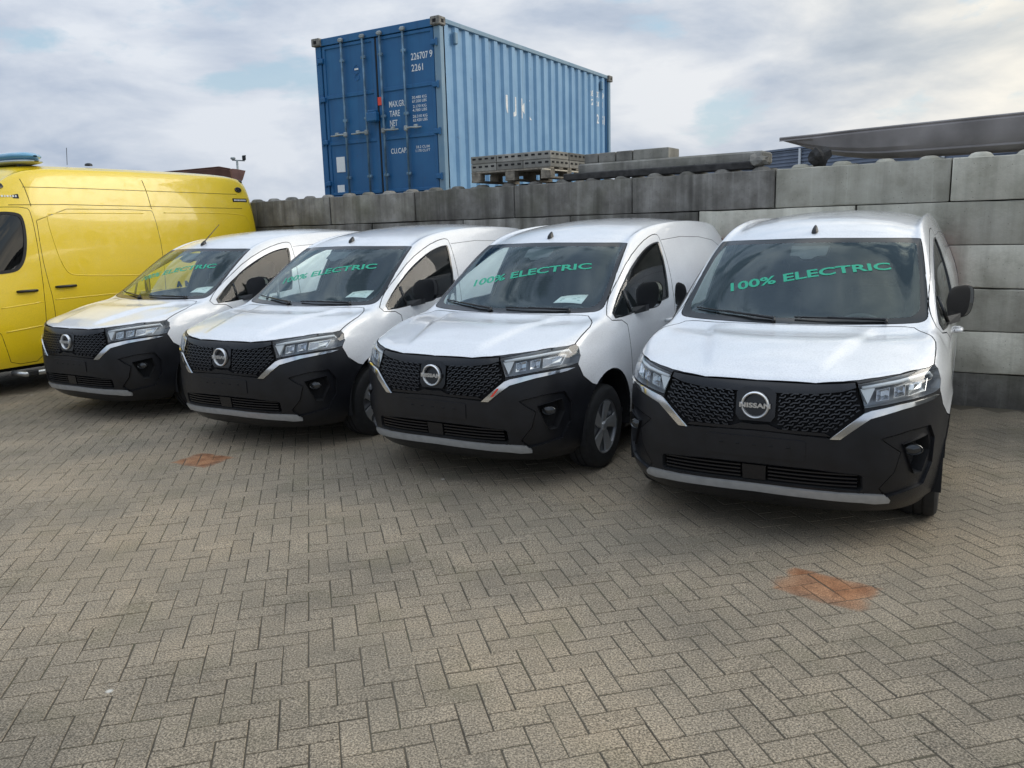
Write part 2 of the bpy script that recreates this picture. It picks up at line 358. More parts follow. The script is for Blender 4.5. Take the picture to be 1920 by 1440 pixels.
# ---------------------------------------------------------------- stacked block wall
def concrete_mat(name,dark,mid,light,moss=.38,streak=1.0):
    m,nt,p,out=nt_new(name)
    oi=N(nt,'ShaderNodeObjectInfo'); tc=N(nt,'ShaderNodeTexCoord'); g=N(nt,'ShaderNodeNewGeometry'); pos=g.outputs['Position']
    n=N(nt,'ShaderNodeTexNoise',i_Scale=3.5,i_Detail=9.0,i_Roughness=.62); L(nt,pos,n.inputs['Vector'])
    c=ramp(nt,n.outputs['Fac'],[(.30,dark),(.5,mid),(.72,light)]).outputs[0]
    br=ramp(nt,oi.outputs['Random'],[(0,.66),(.5,.95),(1,1.22)]); c=mixc(nt,1.0,c,br.outputs[0],'MULTIPLY')
    # rain streaks running down from the top edge
    mp=N(nt,'ShaderNodeMapping'); L(nt,pos,mp.inputs[0]); mp.inputs['Scale'].default_value=(7,7,.35)
    n2=N(nt,'ShaderNodeTexNoise',i_Scale=1.0,i_Detail=5.0,i_Roughness=.6); L(nt,mp.outputs[0],n2.inputs['Vector'])
    s=ramp(nt,n2.outputs['Fac'],[(.48,0.0),(.70,.60*streak)]); sep=N(nt,'ShaderNodeSeparateXYZ'); L(nt,tc.outputs['Object'],sep.inputs[0])
    c=mixc(nt,s.outputs[0],c,tuple(q*.42 for q in dark))
    s2=ramp(nt,n2.outputs['Fac'],[(.30,.35*streak),(.42,0.0)]); c=mixc(nt,s2.outputs[0],c,tuple(min(1,q*1.35) for q in light))
    n3=N(nt,'ShaderNodeTexNoise',i_Scale=1.3,i_Detail=6.0); L(nt,pos,n3.inputs['Vector'])
    mo=ramp(nt,n3.outputs['Fac'],[(.50,0.0),(.72,moss)]); c=mixc(nt,mo.outputs[0],c,(.120,.122,.070))
    vp=N(nt,'ShaderNodeTexVoronoi',i_Scale=26.0); L(nt,pos,vp.inputs['Vector'])
    pit=ramp(nt,vp.outputs['Distance'],[(.07,.75),(.13,0.0)]); psel=ramp(nt,vp.outputs['Color'],[(.45,0.0),(.5,1.0)])
    c=mixc(nt,math_n(nt,'MULTIPLY',pit.outputs[0],psel.outputs[0]),c,tuple(q*.3 for q in dark))
    L(nt,c,p.inputs['Base Color']); p.inputs['Roughness'].default_value=.92; p.inputs['Specular IOR Level'].default_value=.3
    n4=N(nt,'ShaderNodeTexNoise',i_Scale=26.0,i_Detail=6.0,i_Roughness=.65); L(nt,pos,n4.inputs['Vector'])
    b=N(nt,'ShaderNodeBump',i_Strength=.5,i_Distance=.012); L(nt,n4.outputs['Fac'],b.inputs['Height']); L(nt,b.outputs[0],p.inputs['Normal'])
    return m
M['block']=concrete_mat('block_concrete',(.38,.362,.295),(.52,.495,.415),(.62,.595,.51),moss=.22,streak=.6)
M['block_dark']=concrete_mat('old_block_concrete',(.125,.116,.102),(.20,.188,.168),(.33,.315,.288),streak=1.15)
wall=empty('block_wall',tuple(wp(0,0,0)),-WA,'grey stacked concrete block wall behind the parked vans','wall')
PITCH_S=1.6175
def block_mesh(studs,seed):
    r_=random.Random(seed); mb=MB(); Lh,Hh=PITCH_S/2-.005-r_.random()*.004,.196
    # front faces -y; chamfered prism with slightly chipped edges
    n=9; ch=.010
    xs=[-Lh+ch+(2*Lh-2*ch)*k/(n-1) for k in range(n)]
    prof=[(0.0,-Hh+ch),(ch*.8,-Hh),(.78,-Hh),(.78,Hh),(ch*.8,Hh),(0.0,Hh-ch)]
    vs=[];fs=[]
    allx=[-Lh]+xs+[Lh]
    for q,x in enumerate(allx):
        for e,(y,z) in enumerate(prof):
            yy=y; zz=z
            if q in(0,len(allx)-1) and e in(0,1,4,5): yy+=ch*.8
            if e in(0,1,4,5) and r_.random()<.5: j=r_.random()*.006; yy+=j; zz-=math.copysign(j,zz)
            vs.append((x,yy,zz))
    for q in range(len(allx)-1):
        for e in range(6): fs.append((q*6+e,q*6+(e+1)%6,(q+1)*6+(e+1)%6,(q+1)*6+e))
    fs+=[tuple(range(6)),tuple(range(len(vs)-6,len(vs)))[::-1]]
    mb.add(vs,fs)
    if studs:
        for x in (-.6,-.2,.2,.6):
            for y in (.2,.6):
                j=1+r_.uniform(-.08,.08); xx=x+r_.uniform(-.012,.012)
                mb.lathe([(Hh-.02,.105*j),(Hh+.012,.100*j),(Hh+.038*j,.075*j),(Hh+.046*j,.05*j),(Hh+.048*j,.0001)],12,'Z',c=(xx,y,0))
    o=mb.build('block',M['block'],None,angle=R(35)); me=o.data; bpy.data.objects.remove(o); return me
bm_plain=[block_mesh(False,k) for k in range(4)]; bm_stud=[block_mesh(True,k+9) for k in range(3)]
rw=random.Random(3)
for row in range(6):
    off=.107 if (row%2)==1 else .905
    for k in range(-6,5):
        s0=off+PITCH_S*k; top=row==5
        me=(rw.choice(bm_stud) if top else rw.choice(bm_plain))
        o=bpy.data.objects.new('block',me); link(o,wall)
        o.location=(s0+PITCH_S/2,rw.uniform(-.012,.012),WZ+.4*row+.2); o.rotation_euler=(0,0,rw.gauss(0,.0025))
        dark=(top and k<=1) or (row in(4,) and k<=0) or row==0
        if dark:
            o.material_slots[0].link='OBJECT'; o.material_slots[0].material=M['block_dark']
# raised storage yard retained by the wall
q=[wp(-40,.80,0),wp(30,.80,0),wp(60,120,0),wp(-140,120,0)]
mb=MB(); mb.add([(p.x,p.y,-.2) for p in q]+[(p.x,p.y,2.235) for p in q],[(0,1,2,3),(7,6,5,4),(0,4,5,1),(1,5,6,2),(2,6,7,3),(3,7,4,0)])
ry=mb.build('raised_storage_ground',plain('gravel_ground',(.16,.15,.13),.95,noise=.4,nscale=8)); tag(ry,kind='structure')
# ---------- van base surface (interpolating Catmull-Clark over a box lattice) ----------
def lattice_surface(I,J,K,front,top,side,rear,levels=3,iters=4,post=None):
    """half box lattice: front(i,k) at j=0, top(i,j) at k=K, side(j,k) at i=I, rear(i,k) at j=J; mirrored in x"""
    idx={};co=[];faces=[]
    def vid(s,i,j,k):
        s=1 if i==0 else s
        key=(s,i,j,k)
        if key not in idx:
            if k==K: p=top(i,j)
            elif i==I: p=side(j,k)
            elif j==0: p=front(i,k)
            else: p=rear(i,k)
            idx[key]=len(co);co.append((p[0]*s,p[1],p[2]))
        return idx[key]
    for s in (1,-1):
        def q(*v): faces.append(v if s>0 else v[::-1])
        for i in range(I):
            for k in range(K):
                q(vid(s,i,0,k),vid(s,i+1,0,k),vid(s,i+1,0,k+1),vid(s,i,0,k+1))
                q(vid(s,i,J,k),vid(s,i,J,k+1),vid(s,i+1,J,k+1),vid(s,i+1,J,k))
            for j in range(J):
                q(vid(s,i,j,K),vid(s,i+1,j,K),vid(s,i+1,j+1,K),vid(s,i,j+1,K))
        for j in range(J):
            for k in range(K):
                q(vid(s,I,j,k),vid(s,I,j+1,k),vid(s,I,j+1,k+1),vid(s,I,j,k+1))
    target=np.array(co);cage=target.copy();n=len(co)
    me=bpy.data.meshes.new('cage');me.from_pydata([tuple(c) for c in cage],[],faces)
    ob=bpy.data.objects.new('cage',me);bpy.context.scene.collection.objects.link(ob)
    m=ob.modifiers.new('s','SUBSURF');m.levels=levels;m.render_levels=levels;m.boundary_smooth='PRESERVE_CORNERS'
    for it in range(iters+1):
        me.vertices.foreach_set('co',cage.ravel());me.update()
        dg=bpy.context.evaluated_depsgraph_get();dg.update();ev=ob.evaluated_get(dg).to_mesh()
        if it==iters: break
        a=np.empty(len(ev.vertices)*3);ev.vertices.foreach_get('co',a);a=a.reshape(-1,3)[:n]
        cage+=0.9*(target-a)
    nv=len(ev.vertices);a=np.empty(nv*3);ev.vertices.foreach_get('co',a);V=a.reshape(-1,3).copy()
    F=[tuple(p.vertices) for p in ev.polygons]
    bpy.data.objects.remove(ob)
    if post is not None: V=post(V)
    return V,F

def lerp_table(tab,t):
    xs=[r[0] for r in tab]
    return np.array([np.interp(t,xs,[r[c] for r in tab]) for c in range(1,len(tab[0]))])

# column fractions of the nose: (x, set-back) seen from above at mid height
V_COL=[0,.27,.49,.66,.785,.862]
V_BOW=[0,.012,.058,.140,.265,.44]
# front-face levels on the centre line (y,z) and at the corner (dx,dy,z)
V_FC=[(.16,.185),(.05,.265),(.005,.40),(-.008,.56),(-.004,.72),(.022,.86),(.085,.945)]
V_FO=[(-.05,.06,.20),(-.006,.01,.29),(.010,-.015,.43),(.014,-.015,.60),(.008,-.005,.78),(-.008,.02,.915),(-.040,.06,.985)]
# side stations: y, edge x, edge z, centre y, centre z
V_ST=[(.44,None,None,.085,.945),
 (.66,.838,1.045,.33,1.025),(.92,.832,1.098,.60,1.082),(1.13,.805,1.150,.905,1.122),
 (1.50,.762,1.395,1.33,1.435),(1.88,.712,1.618,1.75,1.690),(2.28,.696,1.720,2.20,1.800),
 (2.80,.698,1.762,2.78,1.846),(3.40,.698,1.772,3.40,1.858),(3.98,.694,1.752,4.0,1.836),(4.28,.680,1.70,4.33,1.785),(4.41,.655,1.60,4.47,1.64)]
# side section (z -> x) for the cabin and cargo, and for the front wing
def v_side(j,k):
    y,ex,ez=V_ST[j][0],V_ST[j][1],V_ST[j][2]
    zc=[.21,.33,.55,.80,1.04,1.36]
    xc=[.868,.906,.923,.925,.910,.838]
    if y>2.5: xc=[.868,.906,.923,.925,.918,.872]
    if j==6: xc=[.868,.906,.923,.925,.914,.850]
    if j in(1,2,3):
        t=[(0,0),(.16,0),(.42,0),(.66,0),(.82,0),(.93,0)]
        zs={1:[.205,.31,.49,.68,.855,.970],2:[.21,.32,.52,.73,.91,1.025],3:[.21,.33,.54,.77,.965,1.078]}[j]
        xs={1:[.845,.893,.915,.921,.908,.878],2:[.872,.912,.932,.936,.918,.880],3:[.872,.912,.930,.933,.912,.862]}[j]
        return (xs[k],y,zs[k])
    if j==4: zc=[.21,.33,.55,.80,1.02,1.22];xc=[.868,.906,.924,.926,.910,.850]
    if j==5: zc=[.21,.33,.55,.80,1.04,1.33];xc=[.868,.906,.924,.926,.910,.835]
    if j==11: return (xc[k]-.035-(0 if k<5 else .012),y+.0,zc[k])
    if j==10: return (xc[k]-.008,y,zc[k])
    return (xc[k],y,zc[k])
def v_front(i,k):
    x=V_COL[i];t=(V_BOW[i]/V_BOW[-1]);s=t**.8
    yc,z0=V_FC[k];dx,dy,z1=V_FO[k]
    xx=x+dx*(x/V_COL[-1])**2
    yy=yc*(1-s)+V_BOW[i]+dy*s
    zz=z0+(z1-z0)*(x/V_COL[-1])**2
    return (xx,yy,zz)
def v_top(i,j):
    if j==0: return v_front(i,6)
    y,ex,ez,cy,cz=V_ST[j]
    f=[0,.30,.56,.76,.90,1.0][i]
    pw=2.2 if j>=4 else 2.6
    if j==11: pw=2.0
    z=cz+(ez-cz)*f**pw
    yy=cy+(y-cy)*f**2.2
    return (ex*f,yy,z)
def v_sidefull(j,k):
    if j==0: return v_front(5,k)
    return v_side(j,k)
def v_rear(i,k):
    x,y,z=v_sidefull(11,k);f=[0,.30,.56,.78,.92,1.0][i]
    return (x*f,y+.05*(1-f**3),z)
def v_post(V):
    # hood power-dome edges, wing flare, door waist crease
    x=np.abs(V[:,0]);y=V[:,1].copy();z=V[:,2].copy()
    def ss(a,b,t): t=np.clip((t-a)/(b-a),0,1);return t*t*(3-2*t)
    hood=ss(.10,.22,y)*(1-ss(.86,.98,y))*(z>.93)
    xl=.30+.20*np.clip((y-.12)/.8,0,1)          # crease line widening to the cowl
    step=ss(-.035,.035,xl-x)
    V[:,2]+=hood*(.021*step-.005)
    side=(x>.84)&(z<1.12)
    r=np.hypot(y-.914,z-.33)
    V[:,0]+=np.sign(V[:,0])*side*.012*np.exp(-((r-.37)/.07)**2)*(z>.25)
    r=np.hypot(y-3.63,z-.33)
    V[:,0]+=np.sign(V[:,0])*side*.010*np.exp(-((r-.37)/.07)**2)*(z>.25)
    body=side&(y>1.2)
    V[:,0]-=np.sign(V[:,0])*body*.010*np.exp(-((z-.66)/.10)**2)*ss(1.2,1.6,y)*(1-ss(3.0,3.3,y))
    return V
def van_surface():
    return lattice_surface(5,11,6,v_front,v_top,v_sidefull,v_rear,levels=3,iters=4,post=v_post)
# ---------------------------------------------------------------- electric panel vans
def pts_in_poly(P, poly):
    x,y=P[:,0],P[:,1]; ins=np.zeros(len(P),bool); n=len(poly)
    for i in range(n):
        x0,y0=poly[i]; x1,y1=poly[(i+1)%n]
        if y0==y1: continue
        c=((y0>y)!=(y1>y))&(x<(x1-x0)*(y-y0)/(y1-y0)+x0); ins^=c
    return ins
def densify(pts, closed, step=.05):
    out=[];n=len(pts)
    for i in range(n if closed else n-1):
        a,b=pts[i],pts[(i+1)%n]; m=max(1,int(math.hypot(b[0]-a[0],b[1]-a[1])/step))
        out+=[(a[0]+(b[0]-a[0])*k/m,a[1]+(b[1]-a[1])*k/m) for k in range(m)]
    if not closed: out.append(pts[-1])
    return out
def smooth_poly(pts, closed=True, it=2, keep=()):
    """corner-cutting that keeps listed corners"""
    for _ in range(it):
        out=[];n=len(pts)
        for i,p in enumerate(pts):
            if (not closed and i in (0,n-1)) or p in keep: out.append(p); continue
            a,b=pts[i-1],pts[(i+1)%n]
            out+=[(p[0]*.75+a[0]*.25,p[1]*.75+a[1]*.25),(p[0]*.75+b[0]*.25,p[1]*.75+b[1]*.25)]
        pts=out
    return pts
def mirror_poly(half): return list(half)+[(-x,z) for x,z in reversed(half) if abs(x)>1e-6]
AX={'front':(0,2),'top':(0,1),'side':(1,2)}
class Skin:
    """a dense surface that can be cut along outlines and split into panels"""
    def __init__(s,V,F):
        s.V=V;s.F=F
        s.bvh=BVHTree.FromPolygons([Vector(v) for v in V],F)
        A=V[[f[0] for f in F]];B=V[[f[1] for f in F]];Cc=V[[f[2] for f in F]];D=V[[f[-1] for f in F]]
        fn=np.cross(Cc-A,D-B); vn=np.zeros_like(V)
        for k in range(4): np.add.at(vn,[f[k] for f in F],fn)
        s.vn=vn/np.maximum(np.linalg.norm(vn,axis=1,keepdims=True),1e-12)
        me=bpy.data.meshes.new('skin'); me.from_pydata([tuple(v) for v in V],[],F)
        s.bm=bmesh.new(); s.bm.from_mesh(me); bpy.data.meshes.remove(me)
    def normal(s,co):
        loc,n,i,dd=s.bvh.find_nearest(Vector(co))
        f=s.F[i]; vs=[Vector(s.V[k]) for k in f]
        from mathutils.interpolate import poly_3d_calc
        w=poly_3d_calc(vs,loc); r=Vector((0,0,0))
        for wi,k in zip(w,f): r+=Vector(s.vn[k])*wi
        return r.normalized() if r.length>1e-6 else n
    def cut(s,pts,closed,proj,mask,step=.05):
        a0,a1=AX[proj]; pts=densify(pts,closed,step); n=len(pts)
        lo=np.min(pts,0)-.08; hi=np.max(pts,0)+.08
        box={}
        def bb(f):
            u=[v.co[a0] for v in f.verts]; w=[v.co[a1] for v in f.verts]; return (min(u),max(u),min(w),max(w))
        for f in s.bm.faces:
            c=f.calc_center_median()
            if lo[0]<c[a0]<hi[0] and lo[1]<c[a1]<hi[1] and mask(c): box[f]=bb(f)
        for i in range(n if closed else n-1):
            a,b=pts[i],pts[(i+1)%n]
            x0,x1=min(a[0],b[0])-1e-4,max(a[0],b[0])+1e-4; y0,y1=min(a[1],b[1])-1e-4,max(a[1],b[1])+1e-4
            fs=[f for f,q in box.items() if q[0]<x1 and q[1]>x0 and q[2]<y1 and q[3]>y0]
            if not fs: continue
            es={e for f in fs for e in f.edges}; vs={v for f in fs for v in f.verts}
            co=[0,0,0];no=[0,0,0]; co[a0],co[a1]=a; no[a0],no[a1]=-(b[1]-a[1]),b[0]-a[0]
            if abs(no[a0])+abs(no[a1])<1e-9: continue
            res=bmesh.ops.bisect_plane(s.bm,geom=list(vs)+list(es)+fs,dist=2e-5,plane_co=co,plane_no=no)
            for g in res['geom']:
                if isinstance(g,bmesh.types.BMFace): box[g]=bb(g)
    def freeze(s):
        s.bm.verts.index_update(); s.fl=list(s.bm.faces)
        s.C=np.array([f.calc_center_median() for f in s.fl]); s.reg=np.array(['shell']*len(s.fl),dtype=object)
    def assign(s,name,poly,proj,mask):
        a0,a1=AX[proj]; ins=pts_in_poly(s.C[:,[a0,a1]],poly)&mask(s.C); s.reg[ins]=name
    def panel(s,sel):
        """vertices/faces of the chosen faces"""
        vi={};vs=[];fs=[]
        for k in np.nonzero(sel)[0]:
            r=[]
            for v in s.fl[k].verts:
                if v.index not in vi: vi[v.index]=len(vs); vs.append(v.co.copy())
                r.append(vi[v.index])
            fs.append(tuple(r))
        return vs,fs
    def part(s,name,sel,mat,parent,gap=.0038,lip=.012,offset=0,normals=True,mats=None,midx=None,lip_dark=True):
        vs,fs=s.panel(sel)
        me=bpy.data.meshes.new(name); me.from_pydata(vs,[],fs)
        for m in (mats or [mat]): me.materials.append(m)
        me.materials.append(M['gap']); gi=len(me.materials)-1
        if midx is not None: me.polygons.foreach_set('material_index',midx)
        bm=bmesh.new(); bm.from_mesh(me); bm.verts.ensure_lookup_table()
        be=[e for e in bm.edges if e.is_boundary]
        if gap or offset:
            mv={}
            for e in be:
                f=e.link_faces[0]; mid=(e.verts[0].co+e.verts[1].co)/2; t=(e.verts[1].co-e.verts[0].co)
                if t.length<1e-7: continue
                t.normalize(); w=f.calc_center_median()-mid; w-=t*w.dot(t)
                if w.length<1e-7: continue
                w.normalize()
                for v in e.verts: mv[v]=mv.get(v,Vector((0,0,0)))+w*t.length if False else mv.get(v,Vector((0,0,0)))+w
            for v,w in mv.items():
                if w.length>1e-6: v.co+=w.normalized()*gap
        nrm={v:s.normal(v.co) for v in bm.verts}
        if offset:
            for v in bm.verts: v.co+=nrm[v]*offset
        if lip:
            r=bmesh.ops.extrude_edge_only(bm,edges=be)
            nv=[g for g in r['geom'] if isinstance(g,bmesh.types.BMVert)]
            for g in r['geom']:
                if isinstance(g,bmesh.types.BMFace): g.material_index=gi if lip_dark else 0
            for v in nv:
                n=s.normal(v.co); v.co-=n*lip
                nrm[v]=n
        bm.verts.index_update(); bmesh.ops.recalc_face_normals(bm,faces=bm.faces) if False else None
        N_=[tuple(nrm.get(v,Vector((0,0,1)))) for v in bm.verts]
        bm.to_mesh(me); bm.free()
        me.polygons.foreach_set('use_smooth',[True]*len(me.polygons)); me.update()
        if normals: me.normals_split_custom_set_from_vertices(N_)
        return link(bpy.data.objects.new(name,me),parent)
    def recess(s,name,sel,mat,parent,depth,scale=.0):
        """panel pushed in along +y/-normal with real side walls"""
        vs,fs=s.panel(sel)
        me=bpy.data.meshes.new(name); me.from_pydata(vs,[],fs); me.materials.append(mat)
        bm=bmesh.new(); bm.from_mesh(me)
        r=bmesh.ops.extrude_face_region(bm,geom=list(bm.faces))
        nv=[g for g in r['geom'] if isinstance(g,bmesh.types.BMVert)]
        old=[f for f in bm.faces if not any(v in set(nv) for v in f.verts)] if len(nv)<4000 else []
        c=sum((v.co for v in nv),Vector())/len(nv)
        for v in nv:
            v.co-=s.normal(v.co)*depth; v.co+=(c-v.co)*scale
        bmesh.ops.delete(bm,geom=old,context='FACES_ONLY')
        bm.to_mesh(me); bm.free(); me.update()
        return link(bpy.data.objects.new(name,me),parent)
    def hit_front(s,x,z,off=0):
        h=s.bvh.ray_cast(Vector((x,-2,z)),Vector((0,1,0)))
        if h[0] is None: return None
        return h[0]+s.normal(h[0])*off
    def hit_side(s,sx,y,z,off=0):
        h=s.bvh.ray_cast(Vector((sx*3,y,z+1e-5)),Vector((-sx,0,0)))
        if h[0] is None: h=s.bvh.find_nearest(Vector((sx*.8,y,z)))
        return h[0]+s.normal(h[0])*off

# outlines measured on the vans (metres): half fronts (x,z), tops (x,y), sides (y,z)
O_WS=[(0,1.136),(.44,1.138),(.70,1.143),(.752,1.150),(.775,1.172),(.773,1.205),(.751,1.328),(.711,1.52),(.681,1.628),(.668,1.640),(.4,1.648),(0,1.656)]
O_WSI=[(0,1.166),(.45,1.168),(.655,1.172),(.70,1.182),(.724,1.212),(.725,1.24),(.704,1.396),(.658,1.600),(.640,1.612),(.3,1.622),(0,1.626)]
O_HOOD=[(0,.050),(.30,.058),(.431,.088),(.507,.115),(.60,.172),(.693,.252),(.775,.372),(.82,.468),(.842,.535),(.843,.62),(.842,.70),(.836,.79),(.812,.875),(.765,.955),(.71,1.025),(.66,1.02),(.44,.950),(.2,.905),(0,.893)]
O_HEAD=[(.501,.924),(.544,.800),(.705,.829),(.787,.842),(.857,.848),(.880,.858),(.879,.902),(.862,.955),(.842,.980),(.775,.974),(.693,.961),(.60,.942)]
O_CHR=[(.386,.633),(.436,.633),(.502,.689),(.574,.746),(.718,.790),(.849,.816),(.872,.830),(.85,.834),(.705,.815),(.575,.787),(.541,.772),(.469,.709)]
O_GRL=[(0,.922),(.30,.922),(.431,.93),(.497,.934),(.501,.920),(.540,.805),(.543,.778),(.466,.712),(.386,.638),(.2,.648),(0,.654)]
O_INT=[(0,.462),(.299,.457),(.530,.438),(.548,.43),(.552,.362),(.54,.346),(.3,.356),(0,.360)]
O_SKD=[(0,.343),(.549,.330),(.664,.322),(.682,.290),(.676,.270),(.61,.268),(.549,.278),(.30,.290),(0,.297)]
O_FOG=[(.633,.636),(.766,.672),(.850,.678),(.872,.60),(.868,.463),(.834,.355),(.668,.306),(.632,.36),(.70,.45),(.725,.56)]
O_FOGI=[(.735,.600),(.842,.632),(.852,.545),(.822,.43),(.79,.428)]
O_WIN=[(1.118,1.092),(1.347,1.252),(1.50,1.345),(1.647,1.428),(1.85,1.515),(2.047,1.583),(2.22,1.622),(2.345,1.634),(2.362,1.620),(2.293,1.40),(2.225,1.176),(2.205,1.160),(1.90,1.140),(1.619,1.122),(1.36,1.098)]
O_DOOR=[(1.055,1.088),(1.22,1.215),(1.40,1.335),(1.70,1.513),(2.04,1.640),(2.28,1.694),(2.40,1.702),(2.425,1.67),(2.38,1.40),(2.335,1.18),(2.33,.60),(2.31,.42),(2.27,.375),(1.50,.372),(1.42,.40),(1.36,.68),(1.312,.93),(1.318,1.066)]
O_SPLIT=[(.545,.990),(.540,.965),(.522,.925),(.507,.862),(.502,.845),(.545,.757),(.645,.687),(.72,.662)]
WHEEL_Y=(.914,3.630); WHEEL_Z=.316
def arch(yc): return [(yc+.012+.392*math.cos(t),.352+.398*math.sin(t)) for t in [math.pi*k/28 for k in range(29)]]+[(yc-.38,.0),(yc+.404,.0)]
def arch_poly(yc):
    a=[(yc+.012+.392*math.cos(t),.352+.398*math.sin(t)) for t in [math.pi*k/28 for k in range(29)]]
    return [(yc+.404,.05)]+a+[(yc-.38,.05)]
O_TAIL=[(4.18,1.62),(4.6,1.62),(4.6,.98),(4.30,.98),(4.26,1.2)]

def text_mesh(s, size=1.0, offset=.0, align='LEFT', extr=0, res=3):
    cu=bpy.data.curves.new('t','FONT'); cu.body=s; cu.size=size; cu.offset=offset; cu.align_x=align; cu.extrude=extr; cu.resolution_u=res
    ob=bpy.data.objects.new('t',cu); COL.objects.link(ob)
    dg=bpy.context.evaluated_depsgraph_get(); dg.update(); ev=ob.evaluated_get(dg); me=ev.to_mesh()
    vs=[v.co.copy() for v in me.vertices]; fs=[tuple(p.vertices) for p in me.polygons]
    ev.to_mesh_clear(); bpy.data.objects.remove(ob); bpy.data.curves.remove(cu)
    return vs,fs
def map_text(s, fn, offset=0.0, cell=None):
    """text mesh mapped through fn(u in 0..1, v in 0..1 of cap height, aspect)"""
    vs,fs=text_mesh(s,1.0,offset)
    x0=min(v.x for v in vs);x1=max(v.x for v in vs);y0=min(v.y for v in vs);y1=max(v.y for v in vs)
    bm=bmesh.new(); bv=[bm.verts.new(((v.x-x0)/(x1-x0),(v.y-y0)/(y1-y0),0)) for v in vs]
    for f in fs:
        try: bm.faces.new([bv[i] for i in f])
        except ValueError: pass
    bmesh.ops.triangulate(bm,faces=bm.faces)
    if cell:
        for k in range(1,cell): bmesh.ops.bisect_plane(bm,geom=list(bm.verts)+list(bm.edges)+list(bm.faces),dist=1e-6,plane_co=(k/cell,0,0),plane_no=(1,0,0))
    bm.verts.index_update()
    out=[fn(v.co.x,v.co.y) for v in bm.verts]; of=[tuple(v.index for v in f.verts) for f in bm.faces]; bm.free()
    return out,of

def build_wheel(parent, x, y, side):
    """tyre with tread shoulder, rim well, two-tone trim with five blades; axle along X, side=+1 outer face to +X"""
    w=bpy.data.objects.new('wheel',None); link(w,parent); w.location=(x,y,WHEEL_Z)
    mb=MB(); pr=[(-.098,.205),(-.100,.225),(-.103,.262),(-.098,.292),(-.085,.309),(-.060,.316),(-.03,.316),(-.028,.309),(-.020,.309),(-.018,.316),(.018,.316),(.020,.309),(.028,.309),(.03,.316),(.060,.316),(.085,.309),(.098,.292),(.103,.262),(.100,.225),(.098,.205),(.085,.200),(-.085,.200)]
    mb.lathe(pr,40,'X',closed=True); mb.build('tyre',M['rubber'],w,angle=R(35))
    mb=MB(); s=side
    mb.lathe([(s*.075,.203),(s*.094,.204),(s*.097,.198),(s*.086,.190),(s*.070,.188),(s*.062,.15),(s*.060,.0001)],40,'X')
    mb.build('rim',M['wheel_dark'],w,angle=R(40))
    for k in range(5):
        a=k*math.tau/5+.2; mb=MB()
        def P(r,t,d): return (s*d,r*math.cos(a+t),r*math.sin(a+t))
        sec=[(.036,-.55,.55,.078),(.075,-.46,.40,.083),(.12,-.44,.20,.086),(.165,-.44,.12,.088),(.194,-.46,.20,.090)]
        vs=[];fs=[]
        for r,t0,t1,dd in sec: vs+=[P(r,t0,dd),P(r,(t0+t1)/2,dd+.006),P(r,t1,dd),P(r,t1,dd-.014),P(r,t0,dd-.014)]
        for q in range(len(sec)-1):
            for e in range(5): fs.append((q*5+e,q*5+(e+1)%5,(q+1)*5+(e+1)%5,(q+1)*5+e))
        fs+=[(4,3,2,1,0),tuple(range(len(vs)-5,len(vs)))]
        mb.add(vs,fs); mb.build('blade',M['wheel_silver'],w,angle=R(30))
    mb=MB(); mb.lathe([(s*.072,.0001),(s*.094,.0001),(s*.092,.028),(s*.084,.036),(s*.07,.036)],20,'X'); mb.build('hub_cap',M['wheel_silver'],w,angle=R(40))
    return w
M['wheel_dark']=plain('wheel_dark',(.15,.155,.165),.35,.5)
M['wheel_silver']=plain('wheel_silver',(.62,.63,.64),.30,.7)

